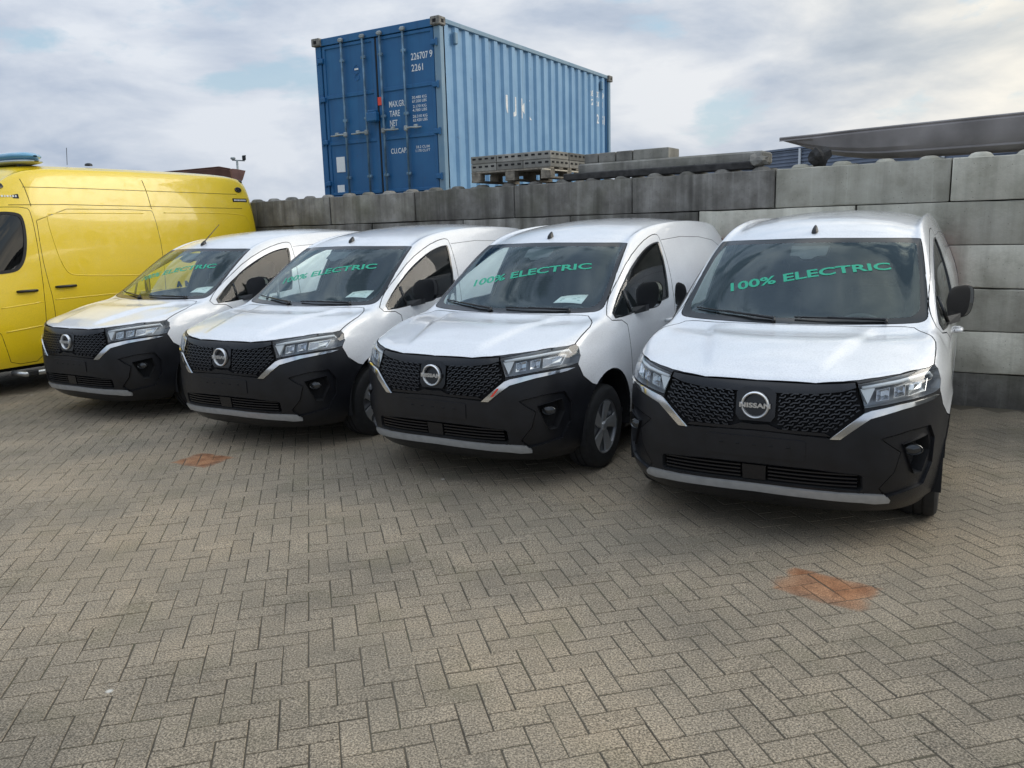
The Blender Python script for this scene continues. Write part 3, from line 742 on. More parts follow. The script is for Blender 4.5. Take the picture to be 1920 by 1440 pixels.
def build_van():
    V,F=van_surface(); S=Skin(V,F)
    fr=lambda c: c.y<2.0 and c.z>.2
    ws=mirror_poly(O_WS); wsi=mirror_poly(O_WSI); hood=mirror_poly(O_HOOD); grl=mirror_poly(O_GRL); itk=mirror_poly(O_INT); skd=mirror_poly(O_SKD)
    ws=smooth_poly(ws,True,1); wsi=smooth_poly(wsi,True,2)
    S.cut(ws,True,'front',lambda c:c.y>.8 and c.y<2.1 and c.z>1.05)
    S.cut(wsi,True,'front',lambda c:c.y>.8 and c.y<2.1 and c.z>1.05)
    S.cut(hood,True,'top',lambda c:c.z>.86 and c.y<1.3)
    S.cut(grl,True,'front',lambda c:c.y<.3); S.cut(itk,True,'front',lambda c:c.y<.4); S.cut(skd,True,'front',lambda c:c.y<.4)
    win=smooth_poly(O_WIN,True,1); door=smooth_poly(O_DOOR,True,1)
    for s in (1,-1):
        mir=lambda P:[(s*x,z) for x,z in P]
        for P in (O_HEAD,O_CHR,O_FOG,O_FOGI): S.cut(mir(P),True,'front',lambda c:c.y<.75 and c.x*s>0)
        sm=lambda c:c.x*s>.6
        S.cut(win,True,'side',sm); S.cut(door,True,'side',sm); S.cut(O_SPLIT,False,'side',lambda c:c.x*s>.5 and c.y<.95)
        for yc in WHEEL_Y: S.cut(arch_poly(yc),False,'side',lambda c:c.x*s>.6)
        S.cut(O_TAIL,True,'side',lambda c:c.x*s>.6 and c.y>4)
        S.cut([(1.30,.335),(3.25,.335)],False,'side',sm); S.cut([(4.0,.52),(4.7,.52)],False,'side',lambda c:c.x*s>.0 and c.y>3.9)
    S.freeze()
    T=lambda c:np.ones(len(c),bool)
    S.assign('bumper',[(-.3,.05),(-.3,1.02),(.545,1.02)]+O_SPLIT+[(.95,.66),(.95,.05)],'side',lambda c:c[:,1]<1.0)
    S.assign('sill',[(1.2,.0),(1.2,.335),(3.4,.335),(3.4,.0)],'side',T)
    S.assign('rear_bumper',[(3.95,.0),(3.95,.52),(4.8,.52),(4.8,.0)],'side',lambda c:c[:,1]>3.95)
    S.assign('hood',hood,'top',lambda c:c[:,2]>.86)
    frt=lambda c:(c[:,1]<.75)
    S.assign('grille',grl,'front',lambda c:(c[:,1]<.3)&(S.reg!='hood'))
    S.assign('intake',itk,'front',lambda c:c[:,1]<.4); S.assign('skid_plate',skd,'front',lambda c:c[:,1]<.4)
    wsm=lambda c:(c[:,1]>.8)&(c[:,1]<2.1)&(c[:,2]>1.05)
    S.assign('windscreen_border',ws,'front',wsm); S.assign('windscreen',wsi,'front',wsm)
    for s,nm in ((1,'L'),(-1,'R')):
        mir=lambda P:[(s*x,z) for x,z in P]
        sd=lambda c:c[:,0]*s>.6
        S.assign('door'+nm,door,'side',sd); S.assign('window'+nm,win,'side',sd)
        for yc in WHEEL_Y: S.assign('hole',arch_poly(yc),'side',sd)
        q=lambda c:(c[:,1]<.75)&(c[:,0]*s>0)
        for nm2,P in (('headlight',O_HEAD),('chrome',O_CHR),('fog',O_FOG),('fogin',O_FOGI)): S.assign(nm2+nm,mir(P),'front',lambda c:q(c)&(S.reg!='hood') if nm2=='headlight' else q(c))
        S.assign('tail'+nm,O_TAIL,'side',lambda c:(c[:,0]*s>.55)&(c[:,1]>4))
    rg=S.reg
    van=empty('panel_van')
    S.part('body',rg=='shell',M['white'],van)
    S.part('hood',rg=='hood',M['white'],van)
    bmp=S.part('front_bumper',rg=='bumper',M['black_plastic'],van,lip=.02)
    S.part('sill',rg=='sill',M['black_plastic'],van); S.part('rear_bumper',rg=='rear_bumper',M['black_plastic'],van)
    # windscreen: clear pane with printed black edge, one curved sheet
    sel=(rg=='windscreen')|(rg=='windscreen_border'); k=np.nonzero(sel)[0]
    wsc=S.part('windscreen',sel,None,van,gap=.003,lip=.006,mats=[M['ws_glass'],M['frit']],midx=[0 if rg[i]=='windscreen' else 1 for i in k])
    # lettering follows the glass
    def zb(x): return float(np.interp(x,[-.455,-.30,-.13,.05,.238,.40,.54],[1.308,1.340,1.370,1.402,1.427,1.441,1.446]))
    def letter(u,v):
        x=-.455+.99*u; x2=x-.020*v
        return S.hit_front(x2,zb(x)+(.044+.008*(1-u))*v,.0025)
    tv,tf=map_text('100% ELECTRIC',letter,offset=.026,cell=40)
    mesh_obj('lettering',tv,tf,M['green'],wsc)
    # cowl strip and wipers
    mb=MB(); n=26; ring=[]
    for i in range(n+1):
        x=-.70+1.40*i/n; yb=.905+.115*(abs(x)/.7)**2.2
        h=S.bvh.ray_cast(Vector((x,yb-.02,3)),Vector((0,0,-1)))[0]
        ring.append([(x,yb-.03,h.z-.012),(x,yb+.005,h.z+.006),(x,yb+.055,h.z+.010),(x,yb+.055,h.z-.03)])
    vs=[p for r in ring for p in r]; fs=[(i*4+e,i*4+(e+1)%4,(i+1)*4+(e+1)%4,(i+1)*4+e) for i in range(n) for e in range(4)]
    mb.add(vs,fs); mb.build('cowl',M['black_plastic'],van,angle=R(40))
    for (xa,xb,lift) in ((.55,.02,.012),(-.10,-.66,.045)):
        wp=bpy.data.objects.new('wiper',None); link(wp,wsc)
        P=[]
        for i in range(9):
            t=i/8; x=xa+(xb-xa)*t; z=1.150+lift*t+.004
            P.append(S.hit_front(x,z,.014+.004*math.sin(t*math.pi)))
        base=S.hit_front(xa,1.138,.012)
        a=MB(); a.tube([base,P[0],P[2],P[5]],[.013,.011,.008,.006],6); a.build('wiper_arm',M['black_plastic'],wp,smooth=True)
        b=MB(); b.tube([p-Vector((0,0,.004)) for p in P],.0055,5); b.build('wiper_blade',M['rubber'],wp,smooth=True)
    # doors, windows, mirrors, handles
    for s,nm in ((1,'L'),(-1,'R')):
        d=S.part('door',rg=='door'+nm,M['white'],van)
        w=S.part('door_window',rg=='window'+nm,None,d,gap=.0,lip=.012,offset=-.003,mats=[M['side_glass']])
        # black rubber frame round the opening
        mb=MB(); ring=[S.hit_side(s,y,z,.001) for y,z in densify(win,True,.05)]
        c=sum(ring,Vector())/len(ring); m=len(ring); vs=[];fs=[]
        for p in ring:
            r=(c-p); r.x=0; r.normalize(); nn=S.normal(p)
            vs+=[p-r*.004-nn*.01,p-r*.004+nn*.004,p+r*.020+nn*.004,p+r*.020-nn*.01]
        for i in range(m):
            for e in range(4): fs.append((i*4+e,i*4+(e+1)%4,((i+1)%m)*4+(e+1)%4,((i+1)%m)*4+e))
        mb.add(vs,fs); mb.build('window_seal',M['frit'],d,angle=R(50))
        # quarter-light divider
        mb=MB(); mb.tube([S.hit_side(s,1.43,1.115,.001),S.hit_side(s,1.435,1.28,.001)],.012,6); mb.build('window_divider',M['frit'],d,smooth=True)
        # mirror: shaped head on a foot
        mr=bpy.data.objects.new('mirror',None); link(mr,d)
        hv=[];hf=[];nx=10;nu=20
        for i in range(nx+1):
            t=i/nx; y=1.455+.125*t
            sc=[.35,.62,.80,.90,.96,.99,1,1,.99,.975,.95][i]
            for q in range(nu):
                a=q*math.tau/nu; ca,sa=math.cos(a),math.sin(a); e=.62
                px=math.copysign(abs(ca)**e,ca)*.098*sc; pz=math.copysign(abs(sa)**e,sa)*.122*sc
                px*=1-.12*(pz<0)*(-pz/.122)
                lx,ly=px,(y-1.52)+.03*(px/.1); ra=R(48); hv.append((s*(.936+.84*(lx*math.cos(ra)+ly*math.sin(ra)*.6)),1.655+.84*(lx*math.sin(ra)+ly*math.cos(ra)),1.228+.90*pz+.010*px/.1))
        for i in range(nx):
            for q in range(nu): hf.append((i*nu+q,i*nu+(q+1)%nu,(i+1)*nu+(q+1)%nu,(i+1)*nu+q))
        hf+=[tuple(range(nu))]
        mb=MB(); mb.add(hv,hf); mb.build('mirror_housing',M['black_plastic'],mr,angle=R(60))
        gl=[(v[0],v[1]-.008,v[2]) for v in hv[-nu:]]; cg=sum((Vector(v) for v in gl),Vector())/nu
        mb=MB(); mb.add([cg+(Vector(v)-cg)*.94 for v in gl],[tuple(range(nu))]); mb.build('mirror_glass',M['mirror'],mr)
        p=S.hit_side(s,1.44,1.12,-.01)
        mb=MB(); mb.add([(s*.86,1.44,1.085),(s*.86,1.58,1.085),(s*.95,1.64,1.110),(s*.95,1.56,1.110),(s*.84,1.46,1.140),(s*.84,1.58,1.140),(s*.95,1.64,1.160),(s*.95,1.58,1.160)],[(0,1,2,3),(4,7,6,5),(0,3,7,4),(1,5,6,2),(0,4,5,1),(3,2,6,7)]); mb.build('mirror_foot',M['black_plastic'],mr)
        # pull handle with a dished cup
        hb=[S.hit_side(s,2.08+.18*t,.985,.0) for t in (0,.25,.5,.75,1)]
        mb=MB(); mb.tube([hb[0],hb[0]+Vector((s*.035,.012,0)),hb[2]+Vector((s*.042,0,.002)),hb[4]+Vector((s*.035,-.012,0)),hb[4]],[.014,.015,.016,.015,.014],8); mb.build('handle',M['white'],d,smooth=True)
        # front-end pieces
        hl=bpy.data.objects.new('headlight',None); link(hl,van)
        S.recess('housing',rg=='headlight'+nm,M['lamp_grey'],hl,.075,.04)
        S.part('lens',rg=='headlight'+nm,M['lens'],hl,gap=.001,lip=.0)
        f=lambda x,z,o:S.hit_front(s*x,z,o)
        mb=MB(); strip=[(.530,.906),(.60,.922),(.69,.940),(.775,.952),(.835,.955),(.852,.93)]
        mb.tube([f(x,z,-.022) for x,z in strip],.0105,8); mb.build('light_guide',M['lamp_white'],hl,smooth=True)
        mb=MB(); tri=[(.522,.900),(.592,.905),(.562,.822)]
        mb.add([f(x,z,-.018) for x,z in tri]+[f(x,z,-.05) for x,z in tri],[(0,1,2),(5,4,3),(0,3,4,1),(1,4,5,2),(2,5,3,0)]); mb.build('marker_lamp',M['lamp_white'],hl)
        for (x0,x1,za,zb_) in ((.606,.664,.836,.904),(.690,.740,.850,.918),(.758,.836,.856,.930)):
            mb=MB(); q=[f(x0,za,-.028),f(x1,za+.010,-.028),f(x1,zb_,-.028),f(x0,zb_-.014,-.028)]; cc=sum(q,Vector())/4
            back=[cc+(v-cc)*.45+Vector((0,.045,0)) for v in q]; rim=[cc+(v-cc)*1.06 for v in q]
            mb.add(q+back+rim,[(4,5,6,7)]+[(i,(i+1)%4,4+(i+1)%4,4+i) for i in range(4)]+[(8+i,8+(i+1)%4,(i+1)%4,i) for i in range(4)])
            mb.build('reflector',M['reflector'],hl)
        S.part('chrome_trim',rg=='chrome'+nm,M['chrome'],van,gap=.0005,lip=.016,offset=.010,lip_dark=False)
        fg=bpy.data.objects.new('fog_light_pocket',None); link(fg,van)
        S.recess('pocket_panel',rg=='fog'+nm,M['black_plastic'],fg,.016,.0)
        S.recess('pocket',rg=='fogin'+nm,M['dark'],fg,.07,.05)
        c0=f(.792,.560,-.018); mb=MB(); ax=Vector((s*.35,-1,0)).normalized()
        a=ax.cross(Vector((0,0,1))).normalized(); b=Vector((0,0,1))
        vs=[];fs=[];nn=20
        for (o_,r_) in ((-.03,.036),(.006,.040),(.010,.036),(.004,.032),(.009,.018),(.011,.001)):
            vs+=[c0+ax*o_+(a*math.cos(q*math.tau/nn)*1.25+b*math.sin(q*math.tau/nn)*.78)*r_ for q in range(nn)]
        for i in range(5):
            for q in range(nn): fs.append((i*nn+q,i*nn+(q+1)%nn,(i+1)*nn+(q+1)%nn,(i+1)*nn+q))
        mb.add(vs,fs,0); mb.build('fog_lamp',M['fog_glass'],fg,angle=R(50))
        S.part('tail_light',rg=='tail'+nm,M['tail_red'],van,offset=.004)
        # cargo side moulding line above the load panel
        mb=MB(); mb.tube([S.hit_side(s,y,z,-.0015) for y,z in densify([(2.44,1.648),(2.9,1.668),(3.42,1.655),(3.80,1.615),(3.98,1.54),(4.05,1.40),(4.07,1.1)],False,.08)],.0035,5); mb.build('side_groove',M['seam'],van)
    # grille: recessed back, honeycomb, centre panel
    gr=bpy.data.objects.new('grille',None); link(gr,van)
    S.recess('grille_back',rg=='grille',M['dark'],gr,.024,.0)
    band=[(x,z) for x,z in [(0,.917),(.30,.917),(.431,.925),(.490,.930),(.498,.906),(.43,.884),(.30,.868),(.15,.864),(0,.864)]]
    def patch(name,poly,off,thick,mat,parent,step=.03,full=True):
        P=densify(mirror_poly(poly) if full else poly,True,step)
        P=[p for i,p in enumerate(P) if math.hypot(p[0]-P[i-1][0],p[1]-P[i-1][1])>1e-5]
        bm=bmesh.new(); vv=[bm.verts.new((x,0,z)) for x,z in P]; bm.faces.new(vv)
        x0=min(p[0] for p in P);x1=max(p[0] for p in P);z0=min(p[1] for p in P);z1=max(p[1] for p in P)
        for k in range(1,int((x1-x0)/step)+1): bmesh.ops.bisect_plane(bm,geom=list(bm.verts)+list(bm.edges)+list(bm.faces),dist=1e-6,plane_co=(x0+k*step,0,0),plane_no=(1,0,0))
        for k in range(1,int((z1-z0)/step)+1): bmesh.ops.bisect_plane(bm,geom=list(bm.verts)+list(bm.edges)+list(bm.faces),dist=1e-6,plane_co=(0,0,z0+k*step),plane_no=(0,0,1))
        r=bmesh.ops.extrude_face_region(bm,geom=list(bm.faces)); nv={g for g in r['geom'] if isinstance(g,bmesh.types.BMVert)}
        for v in bm.verts:
            h=S.hit_front(v.co.x,v.co.z,0); n_=S.normal(h); v.co=h+n_*(off-(thick if v in nv else 0))
        bmesh.ops.recalc_face_normals(bm,faces=bm.faces)
        for f_ in bm.faces: f_.smooth=True
        for e in bm.edges:
            if len(e.link_faces)==2 and e.calc_face_angle(0)>R(40): e.smooth=False
        me=bpy.data.meshes.new(name); bm.to_mesh(me); bm.free(); me.materials.append(mat)
        return link(bpy.data.objects.new(name,me),parent)
    patch('grille_band',band,.0,.03,M['gloss_black'],gr)
    patch('badge_panel',[(0,.890),(.06,.890),(.106,.858),(.106,.735),(.085,.705),(0,.705)],.002,.03,M['gloss_black'],gr)
    patch('grille_lower',[(0,.685),(.07,.69),(.13,.668),(.36,.664),(.392,.646),(.2,.651),(0,.657)],.0,.025,M['gloss_black'],gr)
    # staggered angular cells
    inside=mirror_poly([(0,.868),(.30,.870),(.43,.886),(.497,.902),(.532,.808),(.536,.786),(.466,.722),(.40,.664),(.36,.668),(.13,.672),(0,.69)])
    mb=MB(); cw,chh=.050,.030; segs=set()
    for r_ in range(-1,11):
        for q in range(-14,15):
            x=q*cw+(r_%2)*cw*.5; z=.660+r_*chh*.80
            k=1 if x>0 else -1
            p=[(x-k*.021,z),(x-k*.004,z+.012),(x+k*.021,z+.012),(x+k*.004,z+.036-.012)]
            segs.add((p[0],p[1])); segs.add((p[1],p[2])); segs.add((p[1],p[3]) if False else (p[2],(p[2][0]+k*.008,p[2][1]+.012)))
    sp=[sg for sg in segs if all(pts_in_poly(np.array([p]),inside)[0] and abs(p[0])>.110 for p in sg)]
    for a_,b_ in sp:
        A=S.hit_front(a_[0],a_[1],.0);B=S.hit_front(b_[0],b_[1],.0)
        if A is None or B is None: continue
        t=(B-A).normalized(); nn_=S.normal(A); sd=t.cross(nn_)*.0034
        top=nn_*.001; bot=nn_*-.022
        mb.add([A-sd+top,A+sd+top,B+sd+top,B-sd+top,A-sd*1.4+bot,A+sd*1.4+bot,B+sd*1.4+bot,B-sd*1.4+bot],[(0,1,2,3),(0,4,5,1),(3,2,6,7),(0,3,7,4),(1,5,6,2)])
    hc=mb.build('grille_mesh',M['grille_bar'],gr); tag(hc,kind='stuff')
    # round badge with its name bar
    bd=bpy.data.objects.new('badge',None); link(bd,gr)
    c=S.hit_front(0,.792,.010); mb=MB()
    mb.lathe([(-.010,.062),(-.016,.0655),(-.017,.0705),(-.012,.0755),(.004,.076),(.004,.0615)],40,'Y',c=c,closed=True)
    mb.build('badge_ring',M['badge'],bd,angle=R(40))
    def bt(u,v): return Vector((-.083+.166*u,c.y-.018,c.z-.0135+.027*v))
    tv,tf=map_text('NISSAN',bt,offset=.035); n=len(tv)
    ex=[v+Vector((0,.010,0)) for v in tv]
    o=mesh_obj('badge_lettering',tv+ex,[tuple(f) for f in tf],M['badge'],bd)
    bm=bmesh.new(); bm.from_mesh(o.data); r=bmesh.ops.extrude_face_region(bm,geom=list(bm.faces)); bmesh.ops.translate(bm,vec=(0,.01,0),verts=[g for g in r['geom'] if isinstance(g,bmesh.types.BMVert)]); bmesh.ops.delete(bm,geom=[v for v in bm.verts if not v.link_faces],context='VERTS'); bmesh.ops.recalc_face_normals(bm,faces=bm.faces); bm.to_mesh(o.data); bm.free()
    # lower intake with slats and sensor block, skid plate
    it=bpy.data.objects.new('lower_intake',None); link(it,van)
    S.recess('intake_back',rg=='intake',M['dark'],it,.06,.0)
    for z in (.376,.398,.420,.442):
        for s in (1,-1):
            mb=MB(); P=[S.hit_front(s*(.075+.455*i/8),z-.008*(i/8),-.012) for i in range(9)]
            vs=[];fs=[]
            for p in P: vs+=[p+Vector((0,-.004,.004)),p+Vector((0,.03,.009)),p+Vector((0,.03,.002)),p+Vector((0,-.004,-.004))]
            for i in range(8):
                for e in range(4): fs.append((i*4+e,i*4+(e+1)%4,(i+1)*4+(e+1)%4,(i+1)*4+e))
            fs+=[(0,1,2,3),(35,34,33,32)]
            mb.add(vs,fs); mb.build('slat',M['gloss_black'],it)
    patch('sensor_block',[(-.065,.452),(.065,.452),(.062,.366),(-.062,.366)],-.004,.05,M['gloss_black'],it,full=False)
    S.part('skid_plate',rg=='skid_plate',M['silver'],van,gap=.001,lip=.02,offset=.010,lip_dark=False)
    patch('plate_mount',[(0,.618),(.25,.614),(.27,.606),(.268,.508),(.25,.502),(0,.504)],.006,.02,M['black_plastic'],bmp)
    for x in (-.09,0,.09,-.18,.18):
        p=S.hit_front(x,.572,.0065); mb=MB(); mb.box(p,(.022,.006,.008),bev=.002); mb.build('plate_clip',M['dark'],bmp)
    # antenna foot, camera housing behind the glass
    h=S.bvh.ray_cast(Vector((0,1.77,4)),Vector((0,0,-1)))[0]
    mb=MB(); vs=[];fs=[];nn=12
    for (t,rx,ry,oy) in ((-.01,.024,.042,0),(.010,.022,.038,.002),(.028,.016,.026,.010),(.042,.009,.013,.018),(.048,.003,.004,.022)):
        vs+=[h+Vector((math.cos(q*math.tau/nn)*rx,math.sin(q*math.tau/nn)*ry+oy,t)) for q in range(nn)]
    for i in range(4):
        for q in range(nn): fs.append((i*nn+q,i*nn+(q+1)%nn,(i+1)*nn+(q+1)%nn,(i+1)*nn+q))
    fs.append(tuple(range(4*nn,5*nn))); mb.add(vs,fs); an=mb.build('antenna_foot',M['black_plastic'],van,smooth=True)
    ANT['h']=h
    mb=MB(); sh=[(-.125,1.615),(-.118,1.552),(-.06,1.548),(-.03,1.530),(.03,1.530),(.06,1.548),(.118,1.552),(.125,1.615)]
    a=[S.hit_front(x,z,-.012) for x,z in sh]; b=[p+Vector((0,.07,-.02)) for p in a]; n=len(a)
    mb.add(a+b,[tuple(range(n)),tuple(range(n,2*n))[::-1]]+[(i,(i+1)%n,n+(i+1)%n,n+i) for i in range(n)]); mb.build('camera_housing',M['black_plastic'],van)
    # ---- cabin: lining, dashboard, seats, wheel, bulkhead
    cab=bpy.data.objects.new('cabin',None); link(cab,van)
    cc=S.C; sel=((rg=='shell')|(rg=='doorL')|(rg=='doorR'))&(cc[:,1]>1.02)&(cc[:,1]<2.52)&(cc[:,2]>.36)
    S.part('lining',sel,M['interior'],cab,gap=0,lip=0,offset=-.022)
    mb=MB(); n=14; vs=[];fs=[]
    for i in range(n+1):
        x=-.80+1.6*i/n; k=(abs(x)/.8)**2
        yf=.95+.12*k; zt=1.098-.01*k
        vs+=[(x,yf,.55),(x,yf+.02,zt-.015),(x,yf+.16,zt+.005),(x,yf+.42,zt-.005),(x,yf+.48,zt-.05),(x,yf+.44,.82),(x,yf+.40,.55)]
    for i in range(n):
        for e in range(6): fs.append((i*7+e,i*7+e+1,(i+1)*7+e+1,(i+1)*7+e))
    mb.add(vs,fs); mb.build('dashboard',M['interior'],cab,angle=R(35))
    mb=MB(); c=Vector((.36,1.56,.98)); ax=Vector((0,1,.55)).normalized(); u=Vector((1,0,0)); w=ax.cross(u)
    ringp=[c+(u*math.cos(t)+w*math.sin(t))*.185 for t in [k*math.tau/24 for k in range(25)]]
    mb.tube(ringp,.015,6,caps=False)
    for t in (0,math.pi,-math.pi/2): mb.tube([c-ax*.02,c+(u*math.cos(t)+w*math.sin(t))*.185],.018,6)
    mb.tube([c,c-ax*.25],.03,8); mb.build('steering_wheel',M['interior'],cab,smooth=True)
    for x in (.40,-.40):
        st=bpy.data.objects.new('seat',None); link(st,cab)
        mb=MB(); mb.box((x,1.95,.62),(.50,.50,.16),bev=.05); mb.build('cushion',M['seat'],st)
        mb=MB(); mb.box((x,2.23,.97),(.48,.13,.62),Matrix.Rotation(R(-14),3,'X'),bev=.05); mb.build('backrest',M['seat'],st)
        mb=MB(); mb.box((x,2.325,1.385),(.26,.10,.19),Matrix.Rotation(R(-10),3,'X'),bev=.04); mb.tube([(x-.05,2.31,1.25),(x-.05,2.32,1.32)],.008,6); mb.tube([(x+.05,2.31,1.25),(x+.05,2.32,1.32)],.008,6); mb.build('headrest',M['seat'],st)
    mb=MB(); sec=[(-.84,.35),(.84,.35),(.885,1.0),(.80,1.40),(.68,1.70),(.3,1.77),(-.3,1.77),(-.68,1.70),(-.80,1.40),(-.885,1.0)]
    mb.prism(sec,2.50,2.52,lambda a,b,dd:(a,dd,b)); mb.build('bulkhead',M['interior'],cab)
    mb=MB(); mb.box((0,1.75,.36),(1.72,1.5,.04)); mb.build('cabin_floor',M['interior'],cab)
    # ---- chassis
    mb=MB(); mb.box((0,2.28,.235),(1.50,3.7,.06)); mb.box((0,2.2,.19),(1.1,1.9,.06),bev=.02); mb.build('underbody',M['dark'],van)
    mb=MB(); mb.add([(-.50,.26,.185),(.50,.26,.185),(.58,.62,.150),(-.58,.62,.150),(-.58,1.3,.155),(.58,1.3,.155),(-.50,.26,.215),(.50,.26,.215),(.58,1.3,.21),(-.58,1.3,.21)],[(0,1,2,3),(3,2,5,4),(6,9,8,7),(0,3,4,9,6),(1,7,8,5,2),(0,6,7,1),(4,5,8,9)]); mb.build('shade_tray',M['black_plastic'],van)  # low tray added to deepen the shade under the front
    for yc in WHEEL_Y:
        for s in (1,-1):
            build_wheel(van,s*.803,yc,s)
            mb=MB(); n=20; vs=[];fs=[]
            for i in range(n+1):
                t=-.25+(math.pi+.5)*i/n
                for xx in (.945,.60): vs.append((s*(xx if xx<.9 else min(.945,.92)),yc+.012+.40*math.cos(t),.352+.405*math.sin(t)))
            for i in range(n): fs.append((i*2,i*2+1,i*2+3,i*2+2))
            b=len(vs); vs+=[(s*.60,yc+.012+.40*math.cos(-.25+(math.pi+.5)*i/n),.352+.405*math.sin(-.25+(math.pi+.5)*i/n)) for i in range(n+1)]
            fs.append(tuple(range(b,b+n+1)))
            mb.add(vs,fs); mb.build('wheel_liner',M['dark'],van)
    # rear door centre seam, handle, plate bar
    mb=MB(); mb.tube([(0,4.47+.005,z) for z in (.55,.9,1.3)]+[(0,4.478,1.55)],.004,5); mb.build('rear_door_seam',M['seam'],van)
    return van,S
ANT={}
M['mirror']=plain('mirror_glass',(.8,.82,.84),.02,1)
M['fog_glass']=plain('fog_lamp_glass',(.05,.052,.055),.12,.5,coat=.4)
M['seam']=plain('panel_seam',(.10,.10,.105),.8)
M['grille_bar']=plain('grille_bar',(.028,.029,.033),.26)
VAN_LABELS={1:'white panel van beside the yellow ambulance, with a long roof antenna mast',
 2:'white panel van between the antenna-mast van and the van with the red sticker',
 3:'white panel van with a red sticker on its chrome trim and dashboard paper',
 4:'nearest white panel van at the end of the row, no dashboard paper'}
van0,VS=build_van()
vans={}
for k,(x,y,a) in VANS.items():
    v=van0 if k==4 else None
    vans[k]=v
for k in (1,2,3): vans[k]=copy_tree(van0)
for k,v in vans.items():
    x,y,a=VANS[k]; v.location=(x,y,0); v.rotation_euler=(0,0,-a)
    tag(v,VAN_LABELS[k],'van','white electric panel vans parked in a row')
# van 1 carries its antenna rod
h=ANT['h']; mb=MB(); mb.tube([h+Vector((0,.018,.035)),Vector((0,2.02,1.924))],[.006,.0035],6); mb.build('antenna_rod',M['black_plastic'],vans[1])
# red sticker on the chrome strip of van 3
P=[(.452,.668),(.470,.670),(.500,.712),(.508,.728),(.494,.724),(.480,.705)]
vs=[VS.hit_front(x,z,.0118) for x,z in P]; mesh_obj('sticker',vs,[tuple(range(len(vs)))],M['red'],vans[3])
PAPER=[(0.263, 1.308, 1.184), (0.292, 1.387, 1.228), (0.524, 1.418, 1.245), (0.514, 1.305, 1.183)]
# ---------------------------------------------------------------- yellow ambulance van
A_COL=[0,.30,.55,.74,.87,.94]; A_BOW=[0,.012,.05,.12,.22,.36]
A_FC=[(.12,.27),(.03,.38),(0,.56),(.01,.78),(.05,.98),(.13,1.12),(.24,1.20)]
A_FO=[(-.03,.05,.30),(0,.01,.42),(.012,-.01,.58),(.012,0,.78),(.0,.01,.96),(-.01,.03,1.08),(-.03,.06,1.15)]
A_ST=[(.36,None,None,.24,1.20),(.64,.925,1.225,.50,1.275),(1.00,.915,1.365,.88,1.345),(1.34,.86,1.86,1.22,1.86),(1.66,.815,2.36,1.58,2.42),(2.05,.825,2.575,2.0,2.68),(2.60,.825,2.615,2.6,2.725),(3.60,.825,2.625,3.6,2.735),(4.70,.825,2.620,4.7,2.73),(5.27,.815,2.60,5.34,2.70),(5.44,.785,2.49,5.54,2.58)]
def a_front(i,k):
    x=A_COL[i]; s=(A_BOW[i]/A_BOW[-1])**.8; yc,z0=A_FC[k]; dx,dy,z1=A_FO[k]; f=(x/A_COL[-1])**2
    return (x+dx*f,yc*(1-s)+A_BOW[i]+dy*s,z0+(z1-z0)*f)
def a_side(j,k):
    if j==0: return a_front(5,k)
    y=A_ST[j][0]; zs=[.33,.50,.80,1.15,1.65,2.22]; xs=[.950,.982,.994,.992,.974,.932]
    if j==1: zs=[.32,.45,.62,.82,1.00,1.13]; xs=[.935,.965,.980,.982,.972,.952]
    if j==2: zs=[.33,.48,.70,.95,1.14,1.28]; xs=[.950,.980,.993,.992,.980,.955]
    if j==3: zs=[.33,.50,.78,1.08,1.34,1.60]; xs=[.950,.982,.994,.990,.972,.925]
    if j==4: zs=[.33,.50,.80,1.13,1.52,1.92]; xs=[.950,.982,.994,.992,.974,.932]
    if j==10: return (xs[k]-.06,y+.10-.10*max(0,(zs[k]-1.2)),zs[k])
    if j==9: return (xs[k]-.008,y+.03,zs[k])
    return (xs[k],y,zs[k])
def a_top(i,j):
    if j==0: return a_front(i,6)
    y,ex,ez,cy,cz=A_ST[j]; f=[0,.30,.56,.76,.90,1.0][i]; pw=5.0 if j>=5 else 2.6
    return (ex*f,cy+(y-cy)*f**2.2,cz+(ez-cz)*f**pw)
def a_rear(i,k):
    x,y,z=a_side(10,k); f=[0,.30,.56,.78,.92,1.0][i]; return (x*f,y+.05*(1-f**3),z)
M['amb_glass']=glass_mat('ambulance_glass',(.18,.20,.20),1.6)
M['navy']=plain('dark_blue_lettering',(.012,.018,.06),.45)
M['blue_lens']=plain('blue_beacon_lens',(.10,.30,.45),.10,.0,coat=.8)
M['beacon_clear']=plain('clear_beacon_base',(.45,.50,.52),.12,.4)
M['step_steel']=plain('polished_step',(.55,.56,.56),.3,.8,noise=.2,nscale=30)
AW_Y=(.94,4.52)
A_WIN=[(1.10,1.46),(1.30,1.43),(1.66,1.435),(1.76,1.50),(1.83,1.64),(1.868,1.85),(1.872,2.05),(1.83,2.125),(1.60,2.135),(1.45,2.05),(1.28,1.85),(1.12,1.60)]
A_DOOR=[(1.00,1.40),(1.12,1.66),(1.32,1.95),(1.50,2.15),(1.60,2.19),(1.93,2.19),(1.972,2.13),(1.985,1.62),(1.972,1.11),(1.945,.72),(1.90,.37),(1.50,.36),(1.46,.52),(1.40,.80),(1.10,1.0)]
A_SLIDE=[(2.02,2.17),(2.015,1.62),(2.045,1.30),(2.075,1.10),(2.075,.70),(2.07,.38),(3.60,.38),(3.66,.9),(3.70,1.62),(3.64,2.12),(3.60,2.17)]
